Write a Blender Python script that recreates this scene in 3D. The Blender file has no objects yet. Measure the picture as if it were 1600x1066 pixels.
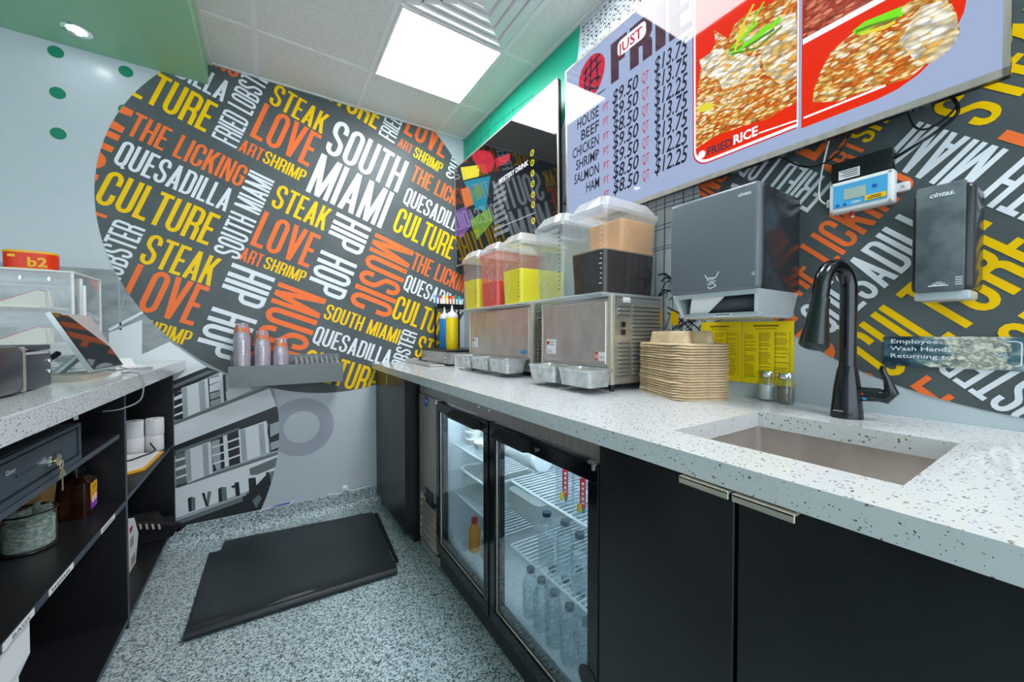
import bpy, bmesh, math, random
from math import radians as R, sin, cos, pi
from mathutils import Vector, Matrix
random.seed(7)
S = bpy.context.scene
COL = S.collection
# ---------------------------------------------------------------- camera, world, exposure
cam_d = bpy.data.cameras.new('camera'); cam_d.sensor_width = 36.0; cam_d.lens = 36*592.9/1600
cam_d.clip_start = .02
cam = bpy.data.objects.new('camera', cam_d); COL.objects.link(cam)
cam.location = (0, 0, 1.1032); cam.rotation_euler = (pi/2-.0191, 0, -.5698)
S.camera = cam
W = bpy.data.worlds.new('world'); S.world = W; W.use_nodes = True
bg = W.node_tree.nodes['Background']; bg.inputs[0].default_value = (.86, .93, 1.0, 1); bg.inputs[1].default_value = 1.35
S.cycles.transparent_max_bounces = 48; S.cycles.max_bounces = 14
S.view_settings.view_transform = 'Standard'; S.view_settings.look = 'None'
S.view_settings.exposure = 0.9; S.view_settings.gamma = 1.0; S.view_settings.use_curve_mapping = False
PANEL_E = 11.0          # the ceiling light panels

# ---------------------------------------------------------------- colours and materials
def lin(c):
    return tuple(((x/255)/12.92 if x/255 <= .04045 else ((x/255+.055)/1.055)**2.4) for x in c)
def rgba(c): return lin(c)+(1,)
MATS = {}
def mat(name, c=(128, 128, 128), rough=.5, metal=0.0, emit=None, es=1.0, trans=0.0, ior=1.45, spec=.5, coat=0.0):
    m = bpy.data.materials.new(name); m.use_nodes = True
    b = m.node_tree.nodes['Principled BSDF']
    b.inputs['Base Color'].default_value = rgba(c); b.inputs['Roughness'].default_value = rough
    b.inputs['Metallic'].default_value = metal; b.inputs['IOR'].default_value = ior
    b.inputs['Transmission Weight'].default_value = trans; b.inputs['Specular IOR Level'].default_value = spec
    b.inputs['Coat Weight'].default_value = coat; b.inputs['Coat Roughness'].default_value = .03
    if emit: b.inputs['Emission Color'].default_value = rgba(emit); b.inputs['Emission Strength'].default_value = es
    MATS[name] = m
    return m
def nd(m, t, **kw):
    n = m.node_tree.nodes.new(t)
    for k, v in kw.items():
        if k.startswith('i_'): n.inputs[k[2:].replace('_', ' ')].default_value = v
        else: setattr(n, k, v)
    return n
def ln(m, a, b): m.node_tree.links.new(a, b)
def bsdf(m): return m.node_tree.nodes['Principled BSDF']
def ramp(m, stops, fac, interp='LINEAR'):
    r = nd(m, 'ShaderNodeValToRGB'); r.color_ramp.interpolation = interp
    e = r.color_ramp.elements
    while len(e) < len(stops): e.new(.5)
    for k, (p, c) in enumerate(stops): e[k].position = p; e[k].color = rgba(c)
    ln(m, fac, r.inputs[0]); return r
def objco(m, scale=(1, 1, 1), rot=(0, 0, 0)):
    t = nd(m, 'ShaderNodeTexCoord'); mp = nd(m, 'ShaderNodeMapping')
    mp.inputs['Scale'].default_value = scale; mp.inputs['Rotation'].default_value = rot
    ln(m, t.outputs['Object'], mp.inputs['Vector']); return mp.outputs[0]
def bump(m, h, strength=.2, dist=.01):
    b = nd(m, 'ShaderNodeBump'); b.inputs['Strength'].default_value = strength; b.inputs['Distance'].default_value = dist
    ln(m, h, b.inputs['Height']); ln(m, b.outputs[0], bsdf(m).inputs['Normal'])
def noisy(m, c1, c2, scale, stretch=(1, 1, 1), detail=4, lo=.35, hi=.65, rough=None, bmp=0):
    n = nd(m, 'ShaderNodeTexNoise'); n.inputs['Scale'].default_value = scale; n.inputs['Detail'].default_value = detail
    ln(m, objco(m, stretch), n.inputs['Vector'])
    r = ramp(m, [(lo, c1), (hi, c2)], n.outputs[0]); ln(m, r.outputs[0], bsdf(m).inputs['Base Color'])
    if rough:
        mr = nd(m, 'ShaderNodeMapRange'); mr.inputs[3].default_value, mr.inputs[4].default_value = rough
        ln(m, n.outputs[0], mr.inputs[0]); ln(m, mr.outputs[0], bsdf(m).inputs['Roughness'])
    if bmp: bump(m, n.outputs[0], bmp, .002)
    return m
def clear(name, tint=(240, 246, 248), gl=.9, edge=.25, base=.06, rough=.03, body=None, bodyf=0.0):
    # thin clear plastic or glass: mostly see-through, mirrors at grazing angles
    m = bpy.data.materials.new(name); m.use_nodes = True; nt = m.node_tree
    for n in list(nt.nodes):
        if n.type == 'BSDF_PRINCIPLED': nt.nodes.remove(n)
    out = nt.nodes['Material Output']
    tr = nd(m, 'ShaderNodeBsdfTransparent'); tr.inputs[0].default_value = rgba(tint)
    g = nd(m, 'ShaderNodeBsdfGlossy'); g.inputs[0].default_value = (gl, gl, gl, 1); g.inputs[1].default_value = rough
    lw = nd(m, 'ShaderNodeLayerWeight'); lw.inputs[0].default_value = .5
    pw = nd(m, 'ShaderNodeMath', operation='POWER'); pw.inputs[1].default_value = 3.2; ln(m, lw.outputs['Facing'], pw.inputs[0])
    mr = nd(m, 'ShaderNodeMapRange'); mr.inputs[3].default_value = base; mr.inputs[4].default_value = edge+base
    ln(m, pw.outputs[0], mr.inputs[0])
    mx = nd(m, 'ShaderNodeMixShader'); ln(m, mr.outputs[0], mx.inputs[0])
    src = tr.outputs[0]
    if body:
        d = nd(m, 'ShaderNodeBsdfDiffuse'); d.inputs[0].default_value = rgba(body)
        m2 = nd(m, 'ShaderNodeMixShader'); m2.inputs[0].default_value = bodyf
        ln(m, tr.outputs[0], m2.inputs[1]); ln(m, d.outputs[0], m2.inputs[2]); src = m2.outputs[0]
    ln(m, src, mx.inputs[1]); ln(m, g.outputs[0], mx.inputs[2]); ln(m, mx.outputs[0], out.inputs[0])
    MATS[name] = m
    return m

mat('ceiling_tile', (226, 230, 228), .9)
noisy(MATS['ceiling_tile'], (216, 221, 219), (232, 236, 234), 120, bmp=.15)
mat('ceiling_grid', (232, 236, 236), .5)
mat('wall_paint', (195, 207, 215), .25)
mat('mural_dark', (84, 94, 97), .38, spec=.35); noisy(MATS['mural_dark'], (80, 90, 93), (90, 100, 102), 6)
mat('mural_yellow', (255, 208, 0), .42, spec=.3); mat('mural_coral', (255, 122, 60), .42, spec=.3); mat('mural_white', (232, 240, 248), .42, spec=.3)
mat('dot_green', (26, 134, 104), .35)
mat('ring_grey', (165, 174, 186), .3)
mat('soffit_green', (146, 202, 164), .35); mat('wall_green', (14, 168, 136), .35)
mat('ink', (34, 38, 42), .5); mat('ink_grey', (96, 104, 108), .5)
mat('picture_white', (236, 244, 250), .3); mat('picture_mid', (172, 186, 194), .3); mat('picture_grey', (112, 124, 128), .3)
mat('picture_dark', (38, 46, 50), .3); mat('picture_sky', (150, 160, 164), .3); noisy(MATS['picture_sky'], (136, 147, 151), (166, 176, 180), 9, (1, 1, 2.5), 8)
m = mat('black_laminate', (33, 36, 38), .32); noisy(m, (20, 22, 24), (31, 34, 35), 5, (1, 1, 1), 8, rough=(.24, .42))
mat('shelf_black', (26, 28, 31), .35); mat('shelf_edge', (62, 74, 84), .4)
mat('black_plastic', (22, 24, 26), .3); mat('black_gloss', (14, 17, 19), .12); mat('rubber', (20, 22, 23), .55)
m = mat('steel', (205, 205, 202), .28, .85); noisy(m, (192, 190, 186), (216, 214, 210), 3, (2, 2, 20), 3, rough=(.24, .36))
m = mat('steel_dark', (178, 172, 164), .4, .6); noisy(m, (172, 166, 159), (186, 180, 172), 4, (20, 20, 2), 3, rough=(.34, .44))
m = mat('steel_warm', (216, 204, 198), .34, .78); noisy(m, (206, 198, 194), (224, 218, 214), 7, (1, 2, 1), 5, rough=(.26, .40))
mat('chrome', (225, 228, 230), .08, 1.0); mat('nickel', (214, 208, 190), .36, .6)
m = mat('tray_metal', (190, 196, 198), .4, .7); noisy(m, (172, 178, 180), (212, 217, 219), 30, (1, 1, 1), 6, rough=(.3, .5))
mat('grey_tray', (116, 124, 126), .42, .35)
mat('faucet_black', (66, 70, 74), .15, .9)
mat('white_plastic', (232, 236, 238), .35); mat('white_paper', (236, 239, 242), .7); mat('fridge_white', (226, 232, 236), .35)
mat('wire_white', (240, 243, 245), .35); mat('cord_grey', (150, 156, 160), .5)
mat('grey_dispenser', (104, 114, 122), .30); mat('black_dispenser', (40, 46, 52), .22)
m = mat('soap_face', (84, 96, 102), .35); noisy(m, (74, 87, 93), (100, 112, 116), 30, detail=8, rough=(.25, .5))
mat('silver_plastic', (196, 206, 212), .3, .3)
m = mat('pulp', (205, 178, 140), .9); noisy(m, (206, 180, 142), (226, 202, 168), 40, bmp=.3)
mat('paper_yellow', (255, 228, 6), .5); mat('print_brown', (150, 124, 8), .6)
mat('red', (214, 32, 36), .4); mat('red_tin', (236, 52, 10), .3); mat('gold', (252, 190, 30), .4)
mat('blue_plastic', (24, 134, 214), .3); mat('yellow_plastic', (244, 214, 12), .3); mat('blue', (36, 86, 190), .4); mat('cyan_label', (40, 180, 222), .4)
mat('lcd', (168, 190, 176), .25); mat('panel_blue', (76, 172, 224), .4); mat('sticker_yellow', (244, 190, 16), .45)
mat('lemonade', (255, 238, 0), .5, spec=.15); mat('lemonade_pale', (255, 240, 50), .5, spec=.15); mat('red_juice', (236, 28, 14), .5, spec=.15)
mat('cola', (26, 14, 12), .5, spec=.12); mat('foam', (226, 178, 132), .35); mat('foam_rim', (226, 196, 166), .5)
for n_ in ('lemonade', 'lemonade_pale', 'red_juice', 'foam'):
    b_ = bsdf(MATS[n_]); b_.inputs['Subsurface Weight'].default_value = .25; b_.inputs['Subsurface Radius'].default_value = (.05, .05, .03); b_.inputs['Subsurface Scale'].default_value = .5
clear('tank_clear', (249, 251, 252), edge=.35, base=.04, body=(236, 240, 243), bodyf=.045)
clear('tank_pink', (250, 216, 210), edge=.35, base=.04, body=(244, 176, 166), bodyf=.22)
clear('lid_clear', (246, 249, 251), edge=.5, base=.10, body=(240, 246, 250), bodyf=.34)
clear('water', (246, 250, 250), edge=.5, base=.03, body=(232, 242, 244), bodyf=.08)
clear('glass', (240, 248, 250), edge=.7, base=.06, rough=.01)
clear('glass_bottle', (238, 244, 246), edge=.75, base=.08)
clear('cup_clear', (248, 245, 250), edge=.55, base=.14, body=(226, 216, 230), bodyf=.30)
clear('acrylic', (248, 250, 251), edge=.4, base=.05, body=(226, 234, 238), bodyf=.03)
clear('frosted', (226, 232, 230), edge=.3, base=.08, rough=.2, body=(228, 232, 226), bodyf=.6)
m = mat('amber_glass', (40, 16, 6), .08, coat=.4)
mat('kraft', (196, 150, 92), .8); mat('label_orange', (250, 160, 10), .4); mat('label_purple', (150, 70, 200), .4)
mat('key_brass', (200, 188, 140), .3, .9); mat('drawer_metal', (58, 72, 84), .38, .3)
mat('cash', (142, 168, 158), .7); noisy(MATS['cash'], (96, 126, 116), (196, 210, 196), 90, (1, 1, 3))
mat('cream', (244, 240, 218), .6); mat('orange_print', (244, 110, 30), .4); mat('cover_yellow', (238, 178, 52), .5)
mat('black_fabric', (18, 20, 22), .8); mat('silver_band', (196, 190, 180), .4, .6)
mat('panel_light', (255, 255, 255), .5, emit=(250, 252, 255), es=PANEL_E)
mat('downlight_glow', (255, 255, 255), .5, emit=(250, 252, 255), es=14.0)
mat('fridge_lamp', (255, 255, 255), .5, emit=(225, 240, 255), es=24.0)
mat('pepper', (120, 110, 100), .8); noisy(MATS['pepper'], (60, 52, 46), (176, 164, 150), 420, detail=2); mat('salt', (238, 240, 240), .8)
mat('cap_teal', (26, 74, 84), .4)
# screens give off light; the glossy base keeps the room's reflections on them
def screen(name, c, es=.55): return mat(name, tuple(int(x*.12) for x in c), .04, emit=c, es=es*.9, spec=.9 if name == 'screen_off' else .42)
screen('screen_bg', (180, 198, 236), .46); screen('screen_ink', (40, 38, 56), .5); screen('screen_red', (206, 38, 66), .55); screen('screen_maroon', (84, 58, 74), .5)
screen('screen_panel_red', (240, 44, 16), .55); screen('screen_white', (240, 240, 250), .72); screen('screen_off', (22, 25, 32), .3)
screen('screen_green', (110, 210, 30), .75); screen('screen_yellow', (226, 216, 60), .6); screen('screen_teal', (20, 150, 176), .45)
screen('screen_grey', (170, 176, 190), .5); screen('screen_fruit', (214, 44, 66), .45); screen('screen_lime', (120, 170, 60), .4); screen('screen_orange', (240, 130, 70), .45); screen('screen_violet', (130, 90, 170), .4)
def rice(name, cols, sc, rot):
    m = screen(name, (200, 140, 80), .62)
    co = objco(m, (1, sc, sc*2.6), (rot, 0, 0))
    v = nd(m, 'ShaderNodeTexVoronoi'); v.inputs['Scale'].default_value = 1; ln(m, co, v.inputs['Vector'])
    sp = nd(m, 'ShaderNodeSeparateColor'); ln(m, v.outputs['Color'], sp.inputs[0])
    n = nd(m, 'ShaderNodeTexNoise'); n.inputs['Scale'].default_value = 9; ln(m, objco(m), n.inputs['Vector'])
    ad = nd(m, 'ShaderNodeMath', operation='MULTIPLY_ADD'); ad.inputs[1].default_value = .55
    ln(m, sp.outputs[0], ad.inputs[0])
    mu = nd(m, 'ShaderNodeMath', operation='MULTIPLY'); mu.inputs[1].default_value = .5; ln(m, n.outputs[0], mu.inputs[0]); ln(m, mu.outputs[0], ad.inputs[2])
    r = ramp(m, [(i/(len(cols)-1)*.86+.13, c) for i, c in enumerate(cols)], ad.outputs[0])
    dk = nd(m, 'ShaderNodeMapRange'); dk.inputs[1].default_value = .35; dk.inputs[2].default_value = .75; dk.inputs[3].default_value = 1.0; dk.inputs[4].default_value = .45
    ln(m, v.outputs['Distance'], dk.inputs[0])
    mm = nd(m, 'ShaderNodeVectorMath', operation='SCALE'); ln(m, r.outputs[0], mm.inputs[0]); ln(m, dk.outputs[0], mm.inputs['Scale'])
    ln(m, mm.outputs[0], bsdf(m).inputs['Emission Color'])
    return m
rice('screen_rice', [(150, 40, 10), (214, 96, 24), (236, 150, 50), (246, 214, 130), (250, 244, 226), (206, 190, 60)], 72, .5)
rice('screen_rice_white', [(226, 130, 40), (240, 200, 110), (250, 244, 220), (252, 252, 246), (228, 216, 120)], 48, .5)
rice('screen_meat', [(120, 30, 20), (190, 80, 60), (222, 130, 100), (240, 190, 160)], 60, .5)
# quartz with dark chips
def quartz(name, c, chip):
    m = mat(name, c, .10, spec=.6)
    v = nd(m, 'ShaderNodeTexVoronoi'); v.inputs['Scale'].default_value = 215
    n = nd(m, 'ShaderNodeTexNoise'); n.inputs['Scale'].default_value = 160
    co = objco(m); ln(m, co, n.inputs['Vector'])
    mx = nd(m, 'ShaderNodeMix', data_type='VECTOR'); mx.inputs[0].default_value = .006
    ln(m, co, mx.inputs[4]); ln(m, n.outputs[1], mx.inputs[5]); ln(m, mx.outputs[1], v.inputs['Vector'])
    sp = nd(m, 'ShaderNodeSeparateColor'); ln(m, v.outputs['Color'], sp.inputs[0])
    th = nd(m, 'ShaderNodeMath', operation='MULTIPLY'); th.inputs[1].default_value = .46; ln(m, sp.outputs[0], th.inputs[0])
    lt = nd(m, 'ShaderNodeMath', operation='LESS_THAN'); ln(m, v.outputs['Distance'], lt.inputs[0]); ln(m, th.outputs[0], lt.inputs[1])
    gt = nd(m, 'ShaderNodeMath', operation='GREATER_THAN'); gt.inputs[1].default_value = .5; ln(m, sp.outputs[1], gt.inputs[0])
    mu = nd(m, 'ShaderNodeMath', operation='MULTIPLY'); ln(m, lt.outputs[0], mu.inputs[0]); ln(m, gt.outputs[0], mu.inputs[1])
    r = ramp(m, [(0, c), (1, chip)], mu.outputs[0]); ln(m, r.outputs[0], bsdf(m).inputs['Base Color'])
    return m
quartz('quartz', (212, 217, 220), (120, 114, 104))
# epoxy flake floor
m = mat('flake_floor', (140, 150, 150), .38)
v = nd(m, 'ShaderNodeTexVoronoi'); v.inputs['Scale'].default_value = 205; ln(m, objco(m), v.inputs['Vector'])
sp = nd(m, 'ShaderNodeSeparateColor'); ln(m, v.outputs['Color'], sp.inputs[0])
r = ramp(m, [(0, (74, 88, 92)), (.16, (122, 140, 146)), (.36, (166, 184, 190)), (.62, (200, 216, 220)), (1, (226, 238, 240))], sp.outputs[0], 'CONSTANT')
ln(m, r.outputs[0], bsdf(m).inputs['Base Color'])
# ribbed rubber mat
m = mat('mat_rubber', (34, 41, 45), .30)
w = nd(m, 'ShaderNodeTexWave'); w.inputs['Scale'].default_value = 80; w.bands_direction = 'X'; ln(m, objco(m), w.inputs['Vector'])
bump(m, w.outputs[1], .16, .002)
# louvred / spotted sign
m = mat('sign_film', (70, 100, 112), .25)
n = nd(m, 'ShaderNodeTexNoise'); n.inputs['Scale'].default_value = 34; n.inputs['Detail'].default_value = 8; ln(m, objco(m, (1, 1, 1.6)), n.inputs['Vector'])
t = nd(m, 'ShaderNodeTexCoord'); sx = nd(m, 'ShaderNodeSeparateXYZ'); ln(m, t.outputs['Object'], sx.inputs[0])
mr = nd(m, 'ShaderNodeMath', operation='ABSOLUTE')
a_ = nd(m, 'ShaderNodeMath', operation='ADD'); a_.inputs[1].default_value = .035; ln(m, sx.outputs[1], a_.inputs[0]); ln(m, a_.outputs[0], mr.inputs[0])
m2 = nd(m, 'ShaderNodeMapRange'); m2.inputs[1].default_value = .0; m2.inputs[2].default_value = .085; m2.inputs[3].default_value = .32; m2.inputs[4].default_value = -.14; ln(m, mr.outputs[0], m2.inputs[0])
ad = nd(m, 'ShaderNodeMath', operation='ADD'); ln(m, n.outputs[0], ad.inputs[0]); ln(m, m2.outputs[0], ad.inputs[1])
r = ramp(m, [(.30, (30, 56, 70)), (.52, (84, 118, 130)), (.64, (150, 168, 166)), (.74, (222, 222, 208))], ad.outputs[0]); ln(m, r.outputs[0], bsdf(m).inputs['Base Color'])

# ---------------------------------------------------------------- mesh building
class MB:
    def __init__(s): s.v = []; s.f = []; s.m = []; s.ms = []; s.k = 0
    def use(s, name):
        if name not in s.ms: s.ms.append(name)
        s.k = s.ms.index(name); return s
    def add(s, vs, fs):
        o = len(s.v); s.v += [tuple(p) for p in vs]
        for f in fs: s.f.append(tuple(o+i for i in f)); s.m.append(s.k)
        return s
    def poly(s, pts): return s.add(pts, [tuple(range(len(pts)))])
    def box(s, a, b, bev=0.0, seg=2):
        a, b = [min(p, q) for p, q in zip(a, b)], [max(p, q) for p, q in zip(a, b)]
        bm = bmesh.new(); bmesh.ops.create_cube(bm, size=1)
        for v_ in bm.verts: v_.co = [a[i]+(v_.co[i]+.5)*(b[i]-a[i]) for i in range(3)]
        if bev > 0: bmesh.ops.bevel(bm, geom=bm.edges[:], offset=min(bev, .45*min(q-p for p, q in zip(a, b))), segments=seg, affect='EDGES', profile=.5)
        bm.verts.index_update(); s.add([v_.co[:] for v_ in bm.verts], [[v_.index for v_ in f.verts] for f in bm.faces]); bm.free(); return s
    def frustum(s, a, b, tx, ty, r=.01, n=4, cap=True, capb=True):
        # upright rounded-rectangle solid from a to b (b the top), the top wider by tx, ty on every side
        vs = []; 
        for z, ex, ey in ((a[2], 0, 0), (b[2], tx, ty)):
            x0, x1, y0, y1 = a[0]-ex, b[0]+ex, a[1]-ey, b[1]+ey
            for cx, cy, q in ((x1-r, y1-r, 0), (x0+r, y1-r, 1), (x0+r, y0+r, 2), (x1-r, y0+r, 3)):
                for i in range(n+1):
                    an = (q+i/n)*pi/2; vs.append((cx+r*cos(an), cy+r*sin(an), z))
        k = 4*(n+1); fs = [(i, (i+1) % k, k+(i+1) % k, k+i) for i in range(k)]
        if cap: fs.append(tuple(range(k, 2*k)))
        if capb: fs.append(tuple(range(k-1, -1, -1)))
        return s.add(vs, fs)
    def lathe(s, prof, c, seg=24, axis='z', cap=True):
        vs = []; n = len(prof)
        for (r_, h) in prof:
            for i in range(seg):
                a = 2*pi*i/seg; p = (r_*cos(a), r_*sin(a), h)
                if axis == 'x': p = (p[2], p[0], p[1])
                if axis == 'y': p = (p[0], p[2], p[1])
                vs.append((c[0]+p[0], c[1]+p[1], c[2]+p[2]))
        fs = [(j*seg+i, j*seg+(i+1) % seg, (j+1)*seg+(i+1) % seg, (j+1)*seg+i) for j in range(n-1) for i in range(seg)]
        if cap: fs += [tuple(range(seg-1, -1, -1)), tuple((n-1)*seg+i for i in range(seg))]
        return s.add(vs, fs)
    def cyl(s, c, r_, h, seg=24, axis='z'): return s.lathe([(r_, 0), (r_, h)], c, seg, axis)
    def tube(s, path, r_, seg=8, cap=True):
        P = [Vector(p) for p in path]; vs = []; n = len(P)
        rr = r_ if isinstance(r_, (list, tuple)) else [r_]*n
        d0 = (P[1]-P[0]).normalized(); up = Vector((0, 0, 1)) if abs(d0.z) < .9 else Vector((1, 0, 0)); nx = d0.cross(up).normalized()
        for i in range(n):
            d = (P[min(i+1, n-1)]-P[max(i-1, 0)]).normalized(); nx = (nx-d*nx.dot(d)).normalized(); ny = d.cross(nx)
            for k in range(seg):
                a = 2*pi*k/seg; vs.append(P[i]+nx*(rr[i]*cos(a))+ny*(rr[i]*sin(a)))
        fs = [(i*seg+k, i*seg+(k+1) % seg, (i+1)*seg+(k+1) % seg, (i+1)*seg+k) for i in range(n-1) for k in range(seg)]
        if cap: fs += [tuple(range(seg-1, -1, -1)), tuple((n-1)*seg+k for k in range(seg))]
        return s.add(vs, fs)
    def prism(s, pts, vec):
        n = len(pts); v2 = [tuple(Vector(p)+Vector(vec)) for p in pts]
        return s.add(list(pts)+v2, [tuple(range(n-1, -1, -1)), tuple(range(n, 2*n))]+[(i, (i+1) % n, n+(i+1) % n, n+i) for i in range(n)])
    def xform(s, M):
        s.v = [tuple(M @ Vector(p)) for p in s.v]; return s
    def build(s, name, parent=None, smooth=35):
        me = bpy.data.meshes.new(name)
        off = Vector((0, 0, 0)); q = parent
        while q is not None: off += q.location; q = q.parent
        me.from_pydata([tuple(Vector(p)-off) for p in s.v], [], s.f)
        for k in s.ms: me.materials.append(MATS[k])
        me.polygons.foreach_set('material_index', s.m)
        bm = bmesh.new(); bm.from_mesh(me); bmesh.ops.recalc_face_normals(bm, faces=bm.faces[:]); bm.to_mesh(me); bm.free()
        if smooth:
            me.polygons.foreach_set('use_smooth', [True]*len(me.polygons)); me.set_sharp_from_angle(angle=R(smooth))
        me.update()
        o = bpy.data.objects.new(name, me); COL.objects.link(o)
        if parent is not None: o.parent = parent
        return o
def mb(m): return MB().use(m)
def tag(o, label=None, cat=None, group=None, kind=None):
    for k, v_ in (('label', label), ('category', cat), ('group', group), ('kind', kind)):
        if v_: o[k] = v_
    return o
def thing(name, loc, label, cat, group=None):
    o = bpy.data.objects.new(name, None); COL.objects.link(o); o.location = loc; o.empty_display_size = .05
    return tag(o, label, cat, group)
def copy_tree(o, parent=None):
    c = o.copy(); COL.objects.link(c)
    if parent is not None: c.parent = parent
    for ch in list(o.children): copy_tree(ch, c)
    return c
def dup(o, loc, label, rz=0.0):
    c = copy_tree(o); c.location = loc; c.rotation_euler = (0, 0, rz); c['label'] = label
    return c
ORD = ['top', 'second', 'third', 'fourth', 'fifth', 'sixth', 'seventh', 'eighth', 'ninth', 'tenth', 'eleventh', 'twelfth', 'thirteenth', 'fourteenth', 'fifteenth', 'sixteenth', 'seventeenth', 'eighteenth', 'nineteenth', 'twentieth', 'twenty-first', 'twenty-second']

# ---------------------------------------------------------------- condensed poster lettering (flat convex polygons, cap height 1)
def arc(cx, cy, rx, ry, a0, a1, n=7): return [(cx+rx*cos(R(a0+(a1-a0)*i/n)), cy+ry*sin(R(a0+(a1-a0)*i/n))) for i in range(n+1)]
def ribbon(p, t, closed=False):
    n = len(p); L = []; out = []
    for i in range(n):
        a = Vector(p[i-1] if (i or closed) else p[i]); b = Vector(p[(i+1) % n] if (i < n-1 or closed) else p[i]); c = Vector(p[i])
        d1 = (c-a); d2 = (b-c)
        d1 = d1.normalized() if d1.length > 1e-9 else d2.normalized(); d2 = d2.normalized() if d2.length > 1e-9 else d1
        n1 = Vector((-d1.y, d1.x)); n2 = Vector((-d2.y, d2.x)); nn = (n1+n2)
        nn = nn.normalized() if nn.length > 1e-6 else n1
        k = t/2/max(.5, nn.dot(n1)); L.append((c+nn*k, c-nn*k))
    for i in range(n if closed else n-1):
        j = (i+1) % n; out.append([tuple(L[i][0]), tuple(L[j][0]), tuple(L[j][1]), tuple(L[i][1])])
    return out
def glyph(ch, w=.33, t=.105):
    a, b, c, d = t/2, w-t/2, t/2, 1-t/2; r = (b-a)/2; q = .15; m = (a+b)/2
    rect = lambda x0, y0, x1, y1: [[(x0, y0), (x1, y0), (x1, y1), (x0, y1)]]
    bar = lambda x0, y0, x1, y1, tt: [[(x0-tt/2, y0), (x0+tt/2, y0), (x1+tt/2, y1), (x1-tt/2, y1)]]
    top = arc(m, d-q, r, q, 0, 180); bot = arc(m, c+q, r, q, 180, 360)
    if ch == ' ': return .16, []
    if ch in 'I|': return t, rect(0, 0, t, 1)
    if ch == 'L': return w*.8, rect(0, 0, t, 1)+rect(0, 0, w*.8, t)
    if ch == 'T': return w*.92, rect(w*.46-t/2, 0, w*.46+t/2, 1)+rect(0, 1-t, w*.92, 1)
    if ch == 'H': return w, rect(0, 0, t, 1)+rect(w-t, 0, w, 1)+rect(0, .5-t/2, w, .5+t/2)
    if ch in 'EF':
        g = rect(0, 0, t, 1)+rect(0, 1-t, w*.82, 1)+rect(0, .5-t/2, w*.72, .5+t/2)
        return w*.82, g+(rect(0, 0, w*.82, t) if ch == 'E' else [])
    if ch == 'O': return w, ribbon(top+bot, t, True)
    if ch == 'Q': return w, ribbon(top+bot, t, True)+[[(m-.02, .12), (m+.06, .17), (w+.02, -.03), (w-.07, -.07)]]
    if ch == 'U': return w, ribbon([(a, 1)]+bot+[(b, 1)], t)
    if ch in 'CG':
        p = [(b, .64)]+top+bot+([(b, .36)] if ch == 'C' else [(b, .5)])
        return w, ribbon(p, t)+(rect(m, .42, w, .42+t) if ch == 'G' else [])
    if ch == 'S':
        p = [(b, .70)]+top+[(a, .70), (a+.01, .62), (a+.05, .56), (b-.05, .44), (b-.01, .38), (b, .30)]+list(reversed(bot))+[(a, .30)]
        return w, ribbon(p, t)
    if ch == 'D': return w, ribbon([(a, c), (m, c)]+arc(m, c+q, r, q, 270, 360)+arc(m, d-q, r, q, 0, 90)+[(a, d)], t)+rect(0, 0, t, 1)
    if ch in 'PRB':
        h = .46; g = rect(0, 0, t, 1)+ribbon([(a, d), (m, d)]+arc(m, d-.13, r, .13, 90, 0)+arc(m, h+.13, r, .13, 0, -90)+[(a, h)], t)
        if ch == 'R': g += rect(w-t, 0, w, .36)+ribbon([(m, h)]+arc(m, h-.12, r, .12, 90, 0, 5), t)
        if ch == 'B': g += ribbon([(a, h), (m, h)]+arc(m, h-.13, r, .13, 90, 0)+arc(m, c+.13, r, .13, 0, -90)+[(a, c)], t)
        return w, g
    if ch == 'A': return w*1.08, bar(t*.55, 0, w*.54, 1, t*1.05)+bar(w*1.08-t*.55, 0, w*.54, 1, t*1.05)+rect(w*.24, .2, w*.84, .2+t)
    if ch == 'V': return w*1.08, bar(w*.54, 0, t*.55, 1, t*1.05)+bar(w*.54, 0, w*1.08-t*.55, 1, t*1.05)
    if ch == 'N': return w, rect(0, 0, t*.9, 1)+rect(w-t*.9, 0, w, 1)+bar(w-t*.6, 0, t*.6, 1, t)
    if ch == 'M': return w*1.34, rect(0, 0, t*.9, 1)+rect(w*1.34-t*.9, 0, w*1.34, 1)+bar(w*.67, 0, t*.55, 1, t)+bar(w*.67, 0, w*1.34-t*.55, 1, t)
    if ch == 'K': return w*1.02, rect(0, 0, t, 1)+bar(t*.8, .36, w*1.02-t*.55, 1, t*1.1)+bar(w*1.02-t*.5, 0, t*1.5, .62, t*1.1)
    if ch == 'J': return w*.9, ribbon([(b*.9, 1), (b*.9, c+q)]+arc(m*.9, c+q, r*.9, q, 0, -180)+[(a, .3)], t)
    return w, rect(0, 0, w, 1)
def word(txt, t=.105, gap=.052):
    x = 0; out = []
    for ch in txt:
        w_, g = glyph(ch, .33, t)
        out += [[(x+p[0], p[1]) for p in pl] for pl in g]; x += w_+gap
    return x-gap, out
def place(txt, u0, v0, u1, v1, mode='r'):
    """fit a word into the rectangle: r reads along +u, up along +v, dn along -v"""
    L, pl = word(txt); res = []
    for p in pl:
        q = []
        for (x, y) in p:
            if mode == 'r': q.append((u0+x/L*(u1-u0), v0+y*(v1-v0)))
            elif mode == 'up': q.append((u1-y*(u1-u0), v0+x/L*(v1-v0)))
            else: q.append((u0+y*(u1-u0), v1-x/L*(v1-v0)))
        res.append(q)
    return res
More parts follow.
